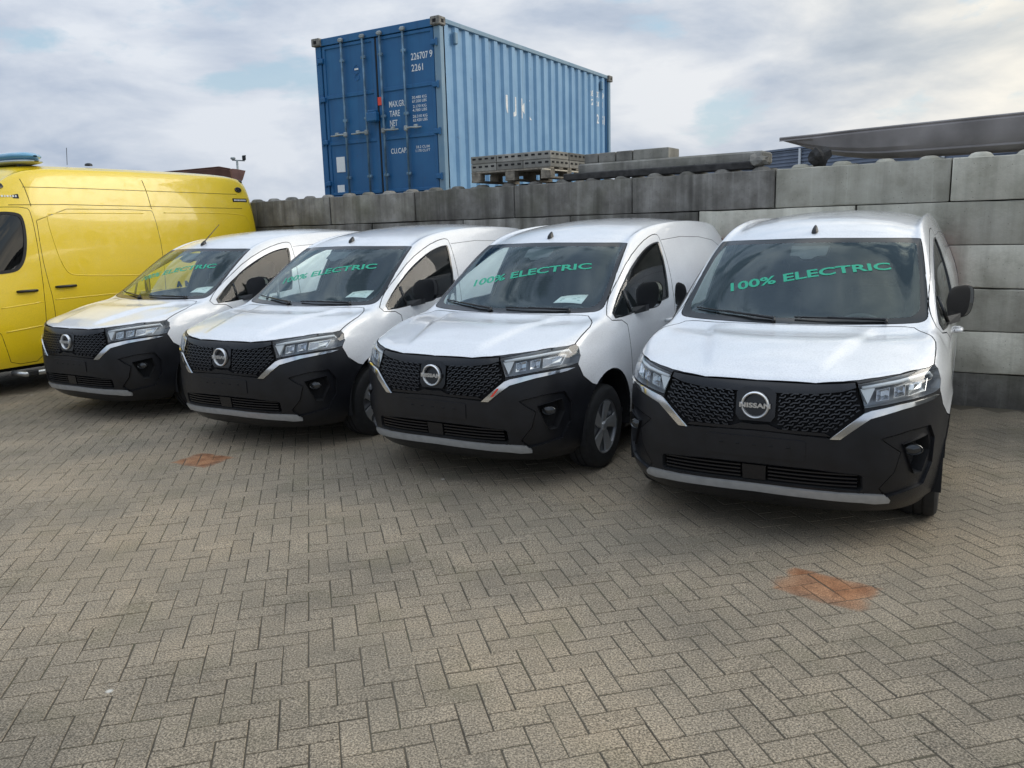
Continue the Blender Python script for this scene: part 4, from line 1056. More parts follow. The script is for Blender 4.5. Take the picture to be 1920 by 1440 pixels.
def build_ambulance(loc,rz):
    V,F=lattice_surface(5,10,6,a_front,a_top,a_side,a_rear,levels=3,iters=4)
    S=Skin(V,F); win=smooth_poly(A_WIN,True,2); dr=smooth_poly(A_DOOR,True,1); sl=smooth_poly(A_SLIDE,True,1)
    wsp=mirror_poly([(0,1.36),(.55,1.37),(.80,1.40),(.845,1.50),(.80,2.02),(.76,2.16),(.70,2.20),(0,2.24)])
    grl=mirror_poly([(0,1.02),(.42,1.0),(.46,.94),(.40,.78),(0,.76)])
    S.cut(wsp,True,'front',lambda c:c.y>.7 and c.y<2 and c.z>1.2); S.cut(grl,True,'front',lambda c:c.y<.4)
    hdl=[(.52,1.06),(.80,1.12),(.90,1.10),(.91,.92),(.60,.84),(.50,.90)]
    def ar(yc): return [(yc+.41,.05)]+[(yc+.40*math.cos(t),.38+.41*math.sin(t)) for t in [math.pi*k/24 for k in range(25)]]+[(yc-.40,.05)]
    for s in (1,-1):
        sm=lambda c:c.x*s>.6
        for P in (win,dr,sl): S.cut(P,True,'side',sm)
        for yc in AW_Y: S.cut(ar(yc),False,'side',sm)
        S.cut([(s*x,z) for x,z in hdl],True,'front',lambda c:c.y<.6 and c.x*s>0)
    S.cut([(-.2,.60),(.58,.60)],False,'side',lambda c:c.y<.7)
    S.freeze(); T=lambda c:np.ones(len(c),bool)
    S.assign('bumper',[(-.3,0),(-.3,.60),(.60,.60),(.60,0)],'side',lambda c:c[:,1]<.8)
    S.assign('windscreen',wsp,'front',lambda c:(c[:,1]>.7)&(c[:,1]<2)&(c[:,2]>1.2)); S.assign('grille',grl,'front',lambda c:c[:,1]<.4)
    for s,nm in ((1,'L'),(-1,'R')):
        sd=lambda c:c[:,0]*s>.6
        S.assign('slide'+nm,sl,'side',sd); S.assign('door'+nm,dr,'side',sd); S.assign('window'+nm,win,'side',sd)
        for yc in AW_Y: S.assign('hole',ar(yc),'side',sd)
        S.assign('headlight'+nm,[(s*x,z) for x,z in hdl],'front',lambda c:(c[:,1]<.6)&(c[:,0]*s>0))
    rg=S.reg; a=empty('ambulance',loc,rz,'yellow ambulance van with a blue roof beacon at the left','ambulance')
    S.part('body',rg=='shell',M['yellow'],a); S.part('front_bumper',rg=='bumper',M['black_plastic'],a)
    S.part('windscreen',rg=='windscreen',M['frit'],a,offset=-.004); S.recess('grille',rg=='grille',M['gloss_black'],a,.03)
    for s,nm in ((1,'L'),(-1,'R')):
        d=S.part('front_door',rg=='door'+nm,M['yellow'],a,gap=.003,lip=.016)
        S.part('door_window',rg=='window'+nm,M['amb_glass'],d,gap=0,lip=.01,offset=-.004)
        ring=[p for p in (S.hit_side(s,y,z,.001) for y,z in densify(win,True,.05)) if p is not None]; c=sum(ring,Vector())/len(ring); m=len(ring); vs=[];fs=[]
        for p in ring:
            r=(c-p); r.x=0; r.normalize(); nn=S.normal(p); vs+=[p-r*.006-nn*.01,p-r*.006+nn*.005,p+r*.030+nn*.005,p+r*.030-nn*.01]
        for i in range(m):
            for e in range(4): fs.append((i*4+e,i*4+(e+1)%4,((i+1)%m)*4+(e+1)%4,((i+1)%m)*4+e))
        mb=MB(); mb.add(vs,fs); mb.build('window_seal',M['rubber'],d,angle=R(50))
        sd_=S.part('sliding_door',rg=='slide'+nm,M['yellow'],a,gap=.003,lip=.016)
        S.part('headlight',rg=='headlight'+nm,M['reflector'],a)
        for par,y0,y1,z in ((d,1.66,1.90,1.212),(sd_,2.13,2.39,1.235)):
            mb=MB(); P=[S.hit_side(s,y0+(y1-y0)*t,z,o_) for t,o_ in ((0,-.005),(.08,.028),(.5,.036),(.92,.028),(1,-.005))]
            mb.tube(P,[.014,.016,.017,.016,.014],8); h_=mb.build('handle',M['black_plastic'],par,smooth=True)
            mb=MB(); c=S.hit_side(s,(y0+y1)/2,z,-.002); vs=[];n=20
            for r_ in (1.0,.2):
                for q in range(n):
                    t=q*math.tau/n; p=S.hit_side(s,(y0+y1)/2+.085*math.cos(t)*r_,z+.048*math.sin(t)*r_,.003 if r_<.5 else .0015); vs.append(p)
            mb.add(vs,[(q,(q+1)%n,n+(q+1)%n,n+q) for q in range(n)]+[tuple(range(n,2*n))]); mb.build('handle_cup',M['yellow'],par,smooth=True)
        # pressed contour lines of the load-space side
        def press(name,pts,r_,mat,par,off=-.002,step=.06):
            P=[S.hit_side(s,y,z,off) for y,z in densify(pts,False,step)]; P=[p for p in P if p is not None]
            mb=MB(); mb.tube(P,r_,6); return mb.build(name,mat,par,smooth=True)
        press('pressed_line',smooth_poly([(3.50,1.30),(2.42,1.355),(2.30,1.40),(2.22,1.60),(2.14,2.08),(2.20,2.125),(3.48,2.12)],False,2),.007,M['yellow'],sd_)
        press('pressed_line',smooth_poly([(3.86,1.36),(5.20,1.40),(5.33,1.50),(5.30,2.02),(5.20,2.13),(3.80,2.13)],False,2),.007,M['yellow'],a)
        press('roof_joint',[(1.75,2.215),(2.4,2.225),(5.2,2.20)],.0045,M['yellow_seam'],a,off=-.001)
        press('roof_joint',[(1.95,2.425),(2.6,2.428),(5.15,2.41)],.0045,M['yellow_seam'],a,off=-.001)
        press('roof_joint',[(1.99,2.20),(1.97,2.42),(1.95,2.52)],.0055,M['yellow_seam'],a,off=-.001)
        press('roof_joint',[(3.62,2.18),(3.60,2.42),(3.58,2.56)],.0055,M['yellow_seam'],a,off=-.001)
        press('rear_joint',[(5.36,2.36),(5.43,2.10),(5.47,1.6),(5.48,.6)],.0055,M['yellow_seam'],a,off=-.001)
        press('side_crease',[(1.45,1.035),(1.95,1.07)],.008,M['yellow'],d,off=-.003); press('side_crease',[(2.10,1.085),(3.62,1.10)],.008,M['yellow'],sd_,off=-.003); press('side_crease',[(3.72,1.10),(4.3,1.10)],.008,M['yellow'],a,off=-.003)
        press('side_crease',[(1.47,.755),(1.93,.79)],.010,M['yellow'],d,off=-.003); press('side_crease',[(2.10,.80),(3.6,.80)],.010,M['yellow'],sd_,off=-.003)
        # marker lamps and black name plates high on the side
        for y,z in ((1.715,2.435),(5.20,2.475)):
            c=S.hit_side(s,y,z,.004); nn=S.normal(c); mb=MB(); vs=[];n=18; t1=Vector((0,1,0)); t2=nn.cross(t1).normalized()
            for rr,o_ in ((1,-.01),(1,.012),(.75,.018),(.45,.012),(.01,.020)): vs+=[c+nn*o_+(t1*math.cos(q*math.tau/n)*.062+t2*math.sin(q*math.tau/n)*.040)*rr for q in range(n)]
            fs=[(k*n+q,k*n+(q+1)%n,(k+1)*n+(q+1)%n,(k+1)*n+q) for k in range(4) for q in range(n)]
            mb.add(vs,fs); mb.build('marker_lamp',M['gloss_black'],a,angle=R(50))
        for y0,y1,z in ((1.60,1.88,2.315),(5.05,5.33,2.322)):
            q=[S.hit_side(s,yy,zz,.005) for yy,zz in ((y0,z-.026),(y1,z-.026),(y1,z+.026),(y0,z+.026))]; qb=[p-S.normal(p)*.012 for p in q]
            mb=MB(); mb.add(q+qb,[(0,1,2,3),(7,6,5,4),(0,4,5,1),(1,5,6,2),(2,6,7,3),(3,7,4,0)]); pl=mb.build('name_plate',M['gloss_black'],a)
            for k in range(9):
                yy=y0+.03+(y1-y0-.06)*k/8; p=S.hit_side(s,yy,z,.007); mb=MB(); mb.box(p,(.003,.016+.006*(k%2),.022)); mb.build('plate_print',M['white_print'],pl)
        # lettering along the flank
        def fl(u,v): return S.hit_side(s,(3.80+1.50*u) if s>0 else (5.30-1.50*u),1.00+.19*v,.003)
        tv,tf=map_text('AMBULANCE',fl,offset=.03,cell=20); mesh_obj('flank_lettering',tv,tf,M['navy'],a)
        # side step
        mb=MB(); mb.tube([(s*.90,1.52,.27),(s*1.00,1.62,.235),(s*1.00,4.0,.235),(s*.90,4.10,.27)],.032,10); st=mb.build('side_step',M['step_steel'],a,smooth=True)
        for y in (1.70,2.15,2.60,3.1,3.6):
            mb=MB(); mb.box((s*1.003,y,.240),(.068,.13,.068),bev=.012); mb.build('step_pad',M['rubber'],st)
        mb=MB(); mb.box((s*1.06,1.22,1.55),(.12,.14,.34),bev=.04); mb.build('mirror',M['black_plastic'],a)
        for yc in AW_Y:
            w=build_wheel(a,s*.86,yc,s); w.scale=(1.05,1.07,1.07); w.location.z=.338
            mb=MB(); mb.lathe([(s*.55,.45),(s*.55,.0001)],20,'X',c=(0,yc,.40)); n=24
            vs=[(s*xx,yc+.41*math.cos(t),.38+.42*math.sin(t)) for t in [-.3+(math.pi+.6)*k/n for k in range(n+1)] for xx in (.955,.55)]
            mb.add(vs,[(k*2,k*2+1,k*2+3,k*2+2) for k in range(n)]); mb.build('wheel_liner',M['dark'],a)
    mb=MB(); mb.box((0,2.9,.33),(1.7,4.9,.10)); mb.build('underbody',M['dark'],a)
    mb=MB(); mb.prism([(-.93,.4),(.93,.4),(.95,1.2),(.88,2.0),(.75,2.4),(-.75,2.4),(-.88,2.0),(-.95,1.2)],2.0,2.03,lambda u,v,dd:(u,dd,v)); mb.box((0,1.45,1.0),(1.7,.5,.5),bev=.1); mb.build('cab_partition',M['interior'],a)
    # roof beacon bar
    bc=bpy.data.objects.new('beacon_bar',None); link(bc,a)
    def lobe(z0,z1,wx,wy,yc,mat,name,tx=.72):
        vs=[];fs=[];nx,nq=20,14
        for i in range(nx+1):
            t=-1+2*i/nx; k=max(.02,(1-abs(t)**5))**.5
            for q in range(nq):
                an=q*math.tau/nq; vs.append((t*wx,yc+.03*abs(t)**2+math.cos(an)*wy*k,(z0+z1)/2+math.sin(an)*(z1-z0)/2*k))
        for i in range(nx):
            for q in range(nq): fs.append((i*nq+q,i*nq+(q+1)%nq,(i+1)*nq+(q+1)%nq,(i+1)*nq+q))
        mb=MB(); mb.add(vs,fs); return mb.build(name,mat,bc,smooth=True)
    lobe(2.735,2.875,.74,.20,2.20,M['blue_lens'],'beacon_lens'); lobe(2.705,2.785,.752,.212,2.20,M['beacon_clear'],'beacon_base')
    for x in (-.5,.5):
        mb=MB(); mb.box((x,2.22,2.69),(.08,.16,.10),bev=.02); mb.build('beacon_foot',M['black_plastic'],bc)
    # rear roof lamp and fairing
    mb=MB(); mb.box((.70,5.33,2.60),(.20,.10,.06),bev=.02); mb.build('rear_lamp',M['gloss_black'],a)
    mb=MB(); mb.lathe([(2.765,.05),(2.79,.045),(2.80,.02),(2.801,.0001)],14,'Z',c=(.30,3.2,0)); mb.build('roof_dome',M['black_plastic'],a,smooth=True)
    mb=MB(); mb.tube([(.30,2.9,2.76),(.30,2.92,2.98)],.004,5); mb.build('roof_aerial',M['black_plastic'],a)
    return a,S
M['yellow_seam']=plain('yellow_panel_seam',(.16,.12,.01),.8)
_x,_y,_a=VANS[1]
_l=Vector((math.cos(_a),-math.sin(_a),0)); _b=Vector((math.sin(_a),math.cos(_a),0))
ap=Vector((_x,_y,0))+_l*(-1.95-.99)+_b*(-1.0)
amb,AS=build_ambulance(tuple(ap),-_a)
# ---------------------------------------------------------------- notices on three dashboards
for k,lab in ((1,'white paper notice on the dashboard of the van beside the ambulance'),(2,'white paper notice on the dashboard of the second van from the ambulance'),(3,'white paper notice on the dashboard of the van with the red sticker')):
    x,y,a=VANS[k]; o=empty('paper_notice',(x,y,0),-a,lab,'paper','paper notices on the dashboards')
    q=[Vector(p) for p in PAPER]
    vs=[];n=4
    for i in range(n+1):
        t=i/n; A_=q[0].lerp(q[3],t); B_=q[1].lerp(q[2],t); up=Vector((0,0,.006*math.sin(t*math.pi)))
        vs+=[A_+up,B_+up,A_+up-Vector((0,0,.0015)),B_+up-Vector((0,0,.0015))]
    fs=[]
    for i in range(n): b=i*4; fs+=[(b,b+4,b+5,b+1),(b+2,b+3,b+7,b+6),(b,b+2,b+6,b+4),(b+1,b+5,b+7,b+3)]
    mesh_obj('sheet',vs,fs,M['paper'],o,True)
    for t0,t1,e0,e1 in ((.15,.85,.30,.36),(.15,.70,.46,.51),(.15,.8,.6,.65)):
        P=[]
        for t,e in ((t0,e0),(t1,e0),(t1,e1),(t0,e1)):
            A_=q[0].lerp(q[3],t); B_=q[1].lerp(q[2],t); P.append(A_.lerp(B_,e)+Vector((0,0,.006*math.sin(t*math.pi)+.0012)))
        mesh_obj('printed_line',P,[(0,1,2,3)],M['paper_print'],o)
# ---------------------------------------------------------------- shipping container
def container_paint(name,col,fade,rust=.5):
    m,nt,p,out=nt_new(name); tc=N(nt,'ShaderNodeTexCoord'); o=tc.outputs['Object']
    n=N(nt,'ShaderNodeTexNoise',i_Scale=2.0,i_Detail=8.0,i_Roughness=.6); L(nt,o,n.inputs['Vector'])
    c=ramp(nt,n.outputs['Fac'],[(.3,col),(.7,fade)]).outputs[0]
    mp=N(nt,'ShaderNodeMapping'); L(nt,o,mp.inputs[0]); mp.inputs['Scale'].default_value=(14,14,.7)
    n2=N(nt,'ShaderNodeTexNoise',i_Scale=1.0,i_Detail=6.0); L(nt,mp.outputs[0],n2.inputs['Vector'])
    r=ramp(nt,n2.outputs['Fac'],[(.55,0.0),(.72,.30)]); c=mixc(nt,r.outputs[0],c,tuple(q*.55 for q in col))
    n3=N(nt,'ShaderNodeTexNoise',i_Scale=9.0,i_Detail=9.0,i_Roughness=.7); L(nt,o,n3.inputs['Vector'])
    r3=ramp(nt,n3.outputs['Fac'],[(.655,0.0),(.69,rust)]); c=mixc(nt,r3.outputs[0],c,(.11,.055,.030))
    L(nt,c,p.inputs['Base Color']); p.inputs['Roughness'].default_value=.5
    return m
M['cont_side']=container_paint('faded_lit_blue_paint',(.135,.290,.480),(.210,.385,.570),.35)  # fading plus the brighter light on this side, put into the colour
M['cont_door']=container_paint('shaded_blue_paint',(.012,.100,.250),(.018,.132,.300),.35)  # shade on the door end put into a deeper paint colour
M['cont_frame']=container_paint('frame_blue_grey',(.12,.235,.34),(.20,.30,.38),.6)
M['galv']=plain('galvanised_rod',(.30,.33,.33),.5,.3,noise=.35,nscale=9)
M['rod_blue']=plain('weathered_blue_rod',(.13,.22,.30),.55,.2,noise=.4,nscale=8)
M['corner_steel']=plain('weathered_corner_steel',(.20,.19,.17),.75,noise=.45,nscale=20)
CX,CY,CZ,CA=-.9107,12.5958,2.2411,.541135
CL,CW,CH=6.058,2.438,2.591
# local: x from the near corner leftwards is negative (0..-CW), y along the length, z up
cont=empty('shipping_container',(CX,CY,CZ),-CA,'blue twenty foot shipping container standing behind the block wall','container')
def on_door(w,z,off): return Vector((-w,-off,z))
# corrugated long sides
def corr(xo,sgn,name):
    vs=[];prof=[];y=.15;n=0
    while y<CL-.15-.2:
        prof+=[(y,0),(y+.100,0),(y+.140,-.040),(y+.237,-.040)]; y+=.277
    prof+=[(CL-.15,0)]
    vs=[];fs=[]
    for (yy,dx) in prof: vs+=[(xo+sgn*dx,yy,.14),(xo+sgn*dx,yy,CH-.06),(xo+sgn*(dx-.004),yy,.14),(xo+sgn*(dx-.004),yy,CH-.06)]
    for k in range(len(prof)-1): fs+=[(k*4,(k+1)*4,(k+1)*4+1,k*4+1),(k*4+2,k*4+3,(k+1)*4+3,(k+1)*4+2)]
    return mesh_obj(name,vs,fs,M['cont_side'],cont)
side=corr(-.02,1,'corrugated_side'); corr(-CW+.02,-1,'corrugated_side')
mesh_obj('roof_sheet',[(-.05,.1,CH-.012),(-CW+.05,.1,CH-.012),(-CW+.05,CL-.1,CH-.012),(-.05,CL-.1,CH-.012)],[(0,1,2,3)],M['cont_frame'],cont)
for x in (-.035,-CW+.035):
    mb=MB(); mb.box((x,CL/2,CH-.035),(.066,CL-.30,.066),bev=.006); mb.build('top_rail',M['cont_frame'],cont)
    mb=MB(); mb.box((x,CL/2,.075),(.06,CL-.30,.15),bev=.006); mb.build('bottom_rail',M['cont_frame'],cont)
for y,nm in ((.05,'front'),(CL-.05,'back')):
    for x in (-.055,-CW+.055):
        mb=MB(); mb.box((x,y,CH/2),(.11,.10,CH-.24),bev=.008); mb.build('corner_post',M['cont_frame'] if x>-1 else M['cont_door'],cont)
        for z in (.059,CH-.059):
            mb=MB(); s=1 if x>-1 else -1
            mb.box((x+s*.005,y+(-.012 if y<1 else .012),z+(.004 if z>1 else -.004)),(.162,.178,.118),bev=.01); cf_=mb.build('corner_casting',M['corner_steel'],cont)
            mb=MB(); yy=y+(-.102 if y<1 else .102); mb.box((x+s*.002,yy,z),(.06,.006,.05),bev=.002)
            mb.box((x+s*.0865,y+(-.012 if y<1 else .012),z),(.006,.06,.05),bev=.002); mb.build('casting_hole',M['dark'],cf_)
mb=MB(); mb.box((-CW/2,.05,CH-.06),(CW-.26,.09,.11),bev=.006); mb.build('door_header',M['cont_door'],cont)
mb=MB(); mb.box((-CW/2,.05,.075),(CW-.26,.09,.14),bev=.006); mb.build('door_sill',M['cont_door'],cont)
mb=MB(); mb.box((-CW/2,CL-.05,CH/2),(CW-.2,.05,CH-.3)); mb.build('end_wall',M['cont_side'],cont)
mb=MB(); mb.box((-CW/2,CL/2,.10),(CW-.12,CL-.2,.10)); mb.build('floor',M['dark'],cont)
for (x0,x1,rods,nm) in ((-.125,-1.205,(.66,1.10),'r'),(-1.235,-2.315,(1.44,1.875),'l')):
    d=empty('door'); d.parent=cont
    mb=MB(); xm=(x0+x1)/2; w=x0-x1
    # pressed panels: raised frame bands with recessed fields
    vs=[];z0,z1=.155,CH-.125
    bands=[(z0,z0+.05),(.945,1.00),(1.66,1.72),(z1-.05,z1)]
    mb.box((xm,.052,(z0+z1)/2),(w,.036,z1-z0),bev=.004); mb.build('door_leaf',M['cont_door'],d)
    for a_,b_ in bands:
        mb=MB(); mb.box((xm,.030,(a_+b_)/2),(w-.08,.026,b_-a_),bev=.006); mb.build('door_band',M['cont_door'],d)
    for xx in (x0-.03,x1+.03):
        mb=MB(); mb.box((xx,.030,(z0+z1)/2),(.055,.028,z1-z0-.01),bev=.006); mb.build('door_stile',M['cont_door'],d)
    for rx in rods:
        rod=empty('lock_rod'); rod.parent=d
        mb=MB(); mb.tube([(-rx,-.022,.12),(-rx,-.022,CH-.075)],.017,10); mb.build('rod_tube',M['rod_blue'],rod,smooth=True)
        for z in (.10,CH-.085):
            mb=MB(); mb.box((-rx,-.022,z),(.075,.055,.06),bev=.012); mb.tube([(-rx-.045,-.03,z),(-rx+.045,-.03,z)],.016,8); mb.build('cam_keeper',M['galv'],rod)
        for z in (.42,1.30,2.20):
            mb=MB(); mb.box((-rx,-.016,z),(.085,.040,.045),bev=.008); mb.build('rod_bracket',M['rod_blue'],rod)
        hd=1 if nm=='l' else -1
        mb=MB(); mb.tube([(-rx,-.045,1.085),(-rx-hd*.10,-.060,1.090),(-rx-hd*.22,-.055,1.080),(-rx-hd*.30,-.05,1.083)],[.018,.014,.013,.011],8); mb.box((-rx,-.04,1.085),(.07,.05,.08),bev=.015); mb.box((-rx-hd*.18,-.03,1.10),(.07,.05,.06),bev=.012); mb.build('lock_handle',M['galv'],rod)
    for z in (.35,1.0,1.66,2.25):
        mb=MB(); xx=x0+.02 if nm=='r' else x1-.02; mb.box((xx,-.004,z),(.11,.05,.075),bev=.01); mb.tube([(xx+(.05 if nm=='r' else -.05),-.012,z-.05),(xx+(.05 if nm=='r' else -.05),-.012,z+.05)],.018,8); mb.build('hinge',M['cont_door'],d)
mb=MB(); mb.tube([(-1.22,.028,.16),(-1.22,.028,CH-.13)],.014,6); mb.build('door_gasket',M['rubber'],cont)
mb=MB(); mb.box((-1.28,-.06,1.30),(.20,.11,.15),bev=.02); mb.box((-1.28,-.06,1.385),(.15,.09,.03),bev=.008); mb.build('lock_box',M['cont_door'],cont)
def door_text(s,w0,w1,z0,z1,off=.0445,par=None,y=None,name='stencil_lettering'):
    yy=.012 if y is None else y
    tv,tf=map_text(s,lambda u,v:Vector((-(w0+(w1-w0)*u),yy,z0+(z1-z0)*v)),offset=.012)
    return mesh_obj(name,tv,tf,M['white_print'],par or cont)
YD=.0315
for (s,w0,w1,z0,z1) in (('226707',.56,.245,2.055,2.155),('9',.205,.15,2.055,2.155),('2261',.56,.345,1.895,1.995),
  ('MAX.GR.',1.02,.715,1.425,1.515),('TARE',1.02,.82,1.285,1.375),('NET',1.02,.875,1.145,1.235),
  ('30.480 KG',.575,.305,1.505,1.545),('67.200 LBS',.575,.305,1.450,1.490),('2.170 KG',.565,.315,1.375,1.415),('4.780 LBS',.575,.305,1.320,1.360),('28.310 KG',.575,.305,1.232,1.272),('62.420 LBS',.575,.305,1.177,1.217),
  ('CU.CAP.',1.03,.715,.735,.815),('33.2 CU.M',.54,.29,.785,.823),('1.170 CU.FT',.55,.28,.730,.768)):
    door_text(s,w0,w1,z0,z1,y=.012 if s=='9' else YD)
for (w0,w1,z0,z1) in ((2.16,1.98,.52,.76),(2.17,2.02,.20,.32)):
    mb=MB(); mb.box((-(w0+w1)/2,.028,(z0+z1)/2),(w0-w1,.008,z1-z0),bev=.002); mb.build('data_plate',M['paper'],cont)
mb=MB(); mb.lathe([(-.004,.062),(.004,.062),(.0041,.0001)],20,'Y',c=(-1.625,.030,2.05)); mb.lathe([(-.004,.045),(.004,.045),(.0041,.0001)],20,'Y',c=(-1.625,.030,1.93)); mb.build('approval_sticker',plain('pale_blue_sticker',(.10,.24,.55),.5),cont)
mb=MB(); mb.box((-1.625,.0245,2.055),(.08,.003,.025)); mb.build('sticker_bar',M['white_print'],cont)
mb=MB(); mb.box((-1.17,-.004,1.53),(.075,.006,.12)); mb.build('red_sticker',M['red'],cont)
for yv in (.42,CL-.42):
    mb=MB(); mb.box((-.012,yv,2.36),(.05,.08,.17),bev=.012); mb.build('vent',M['cont_frame'],cont)
# stencil letters survive only on the outer flats of the corrugation
def flat_marks(chars,ya,yb,z0,z1):
    tv,tf=map_text(chars,lambda u,v:Vector((0,ya+(yb-ya)*u,z0+(z1-z0)*v)),offset=.03)
    bm=bmesh.new(); bv_=[bm.verts.new(v) for v in tv]
    for f in tf:
        try: bm.faces.new([bv_[i] for i in f])
        except ValueError: pass
    y=.15
    while y<CL:
        for q in (y,y+.100): bmesh.ops.bisect_plane(bm,geom=list(bm.verts)+list(bm.edges)+list(bm.faces),dist=1e-6,plane_co=(0,q,0),plane_no=(0,1,0))
        y+=.277
    kill=[f for f in bm.faces if ((f.calc_center_median().y-.15)%.277)>.100]
    bmesh.ops.delete(bm,geom=kill,context='FACES')
    for v in bm.verts: v.co.x=-.0175
    me=bpy.data.meshes.new('side_lettering'); bm.to_mesh(me); bm.free(); me.materials.append(M['white_print']); link(bpy.data.objects.new('side_lettering',me),cont)
flat_marks('UK',1.85,2.72,1.40,1.73)
flat_marks('226707 9',4.95,5.75,2.10,2.22); flat_marks('2261',5.15,5.70,1.93,2.05); flat_marks('22 G1',5.30,5.80,1.60,1.78)
# ---------------------------------------------------------------- things on top of the wall
WT=WZ+2.4
M['kerb']=concrete_mat('kerb_concrete',(.14,.135,.12),(.215,.205,.185),(.31,.30,.27),moss=.35,streak=.8)
M['dark_timber']=plain('tarred_timber',(.035,.033,.032),.85,noise=.5,nscale=14)
M['wood']=plain('weathered_wood',(.20,.175,.14),.85,noise=.4,nscale=18)
M['pale_wood']=plain('pale_new_wood',(.52,.47,.38),.8,noise=.2,nscale=18)
def wall_thing(name,s,b,z,label,cat,group=None,rz=0): return empty(name,tuple(wp(s,b,z)),-WA+rz,label,cat,group)
# pallet
pal=wall_thing('pallet',-.03,.12,WT+.068,'wooden pallet under the slotted blocks on top of the wall','pallet')
PL,PD=1.20,.95
for x in (-.53,0,.53):
    mb=MB(); mb.box((x,PD/2,.011),(.14,PD,.022),bev=.003); mb.build('bottom_board',M['wood'],pal)
    for y in (.06,PD/2,PD-.06):
        mb=MB(); mb.box((x,y,.022+.045),(.14,.11,.09),bev=.004); mb.build('stringer_block',M['wood'],pal)
for x in (-.53,.53):
    pass
for y in (.05,.27,.48,.70,.90):
    mb=MB(); mb.box((0,y,.022+.09+.011),(PL,.10,.022),bev=.003); mb.build('deck_board',M['wood'],pal)
mb=MB(); mb.box((.585,PD/2,.098),(.030,PD+.30,.018),bev=.003); mb.build('side_lath',M['pale_wood'],pal)
rk=random.Random(11)
M['slot_block']=concrete_mat('slotted_block',(.16,.155,.14),(.24,.23,.205),(.33,.31,.28),moss=.2,streak=.4)
sb_me=None
for layer in range(2):
    for col in range(3):
        for rowk in range(2):
            mb=MB(); w,dp,h=.398,.46,.094
            o=empty('slotted_block',tuple(wp(-.03+(col-1)*.402+rk.uniform(-.004,.004),.125+dp/2+rowk*.475,WT+.068+.136+layer*.098)),-WA+rk.gauss(0,.006))
            mb.box((0,0,h/2),(w,dp,h),bev=.006); mb.build('block_body',M['slot_block'],o)
            ends=[('f',k) for k in range(4)] if rowk==0 else []
            for _,k in ends:
                mb=MB(); mb.box((-.145+.097*k,-dp/2-.001,h*.62),(.05,.012,.022),bev=.003); mb.build('slot',M['dark'],o)
            if col==2:
                for k in range(4):
                    mb=MB(); mb.box((w/2+.001,-.17+.11*k,h*.62),(.012,.055,.022),bev=.003); mb.build('slot',M['dark'],o)
            tag(o,'%s slotted concrete block in the %s layer on the pallet, %s row'%(('left','middle','right')[col],('lower','upper')[layer],('front','back')[rowk]),'concrete block','slotted blocks stacked on the pallet')
# beams and kerb blocks
bmn=wall_thing('concrete_beam',2.02,.20,WT+.062,'long weathered concrete beam lying along the wall top','beam',rz=R(.4))
mb=MB(); mb.box((0,.20,.085),(2.24,.36,.13),bev=.02); mb.build('beam_body',M['kerb'],bmn)
tb=wall_thing('tarred_timber',1.86,.13,WT+.05,'black tarred timber under the concrete beam on the wall','timber')
mb=MB(); mb.box((.05,.06,.012),(2.34,.11,.085),bev=.012); mb.build('timber_body',M['dark_timber'],tb)
for k,(s0,s1) in enumerate(((.96,1.145),(1.155,1.375),(1.385,1.595),(1.605,2.05))):
    o=wall_thing('kerb_block',(s0+s1)/2,.27,WT+.062+.152,('leftmost short','second short','third short','long rightmost')[k]+' kerb block lying on the concrete beam','kerb block','kerb blocks on the concrete beam',rz=R(rk.uniform(-.8,.8)))
    mb=MB(); mb.box((0,.16,.056),(s1-s0-.004,.32,.110+.004*k),bev=.008); mb.build('kerb_body',M['kerb'],o)
# rubble at the end of the beam and under the hull
for (s,b,z,r_,lab) in ((3.12,.18,0,.085,'small broken concrete lump at the end of the long beam'),(3.70,.30,0,.10,'dark rubble lump propping up the steel hull')):
    bm=bmesh.new(); bmesh.ops.create_icosphere(bm,subdivisions=2,radius=r_)
    for v in bm.verts: v.co*=1+rk.uniform(-.38,.30); v.co.z*=.95; v.co.x*=1.1
    me=bpy.data.meshes.new('rubble_lump'); bm.to_mesh(me); bm.free(); me.materials.append(M['dark_timber'] if s>3.5 else M['kerb'])
    o=bpy.data.objects.new('rubble_lump',me); link(o); o.location=wp(s,b,WT+.06+r_*.5); tag(o,lab,'rubble')
# steel hull-shaped trough
def hull(name,prof_top,prof_bot,width,mat,label,org,rz,cat='steel hull'):
    """long open trough: near side bellies out, bow tapers; prof lists (s, z)"""
    root=empty(name,org,rz,label,cat); vs=[];fs=[];n=36
    s0,s1=prof_top[0][0],prof_top[-1][0]; rows=[]
    for k in range(n+1):
        s=s0+(s1-s0)*k/n; zt=np.interp(s,[p[0] for p in prof_top],[p[1] for p in prof_top]); zb_=np.interp(s,[p[0] for p in prof_bot],[p[1] for p in prof_bot])
        w=width*min(1,.12+1.3*(k/n)); hh=zt-zb_
        ring=[(0.0,zt),(.012,zt-.012),(.0,zt-.03),(.015,zt-hh*.35),(.03,zb_+hh*.35),(.06,zb_+hh*.22),(.055,zb_+hh*.16),(.12,zb_+hh*.04),(w*.3+.1,zb_),(w*.7+.1,zb_),(w+.06,zb_+hh*.2),(w+.18,zt),(w+.14,zt),(w+.02,zb_+hh*.25),(w*.6+.1,zb_+.03),(.16,zb_+hh*.1+.02),(.09,zb_+hh*.3),(.05,zt)]
        for b,z in ring: vs.append((s,b,z))
    m=len(ring)
    for k in range(n):
        for e in range(m): fs.append((k*m+e,k*m+(e+1)%m,(k+1)*m+(e+1)%m,(k+1)*m+e))
    fs+=[tuple(range(m))[::-1],tuple(range(n*m,(n+1)*m))]
    mb=MB(); mb.add(vs,fs); mb.build('hull_plate',mat,root,angle=R(28))
    mb=MB(); mb.tube([(p[0],.02,p[1]) for p in prof_top],.016,6); mb.build('rim_bar',mat,root,smooth=True)
    return root
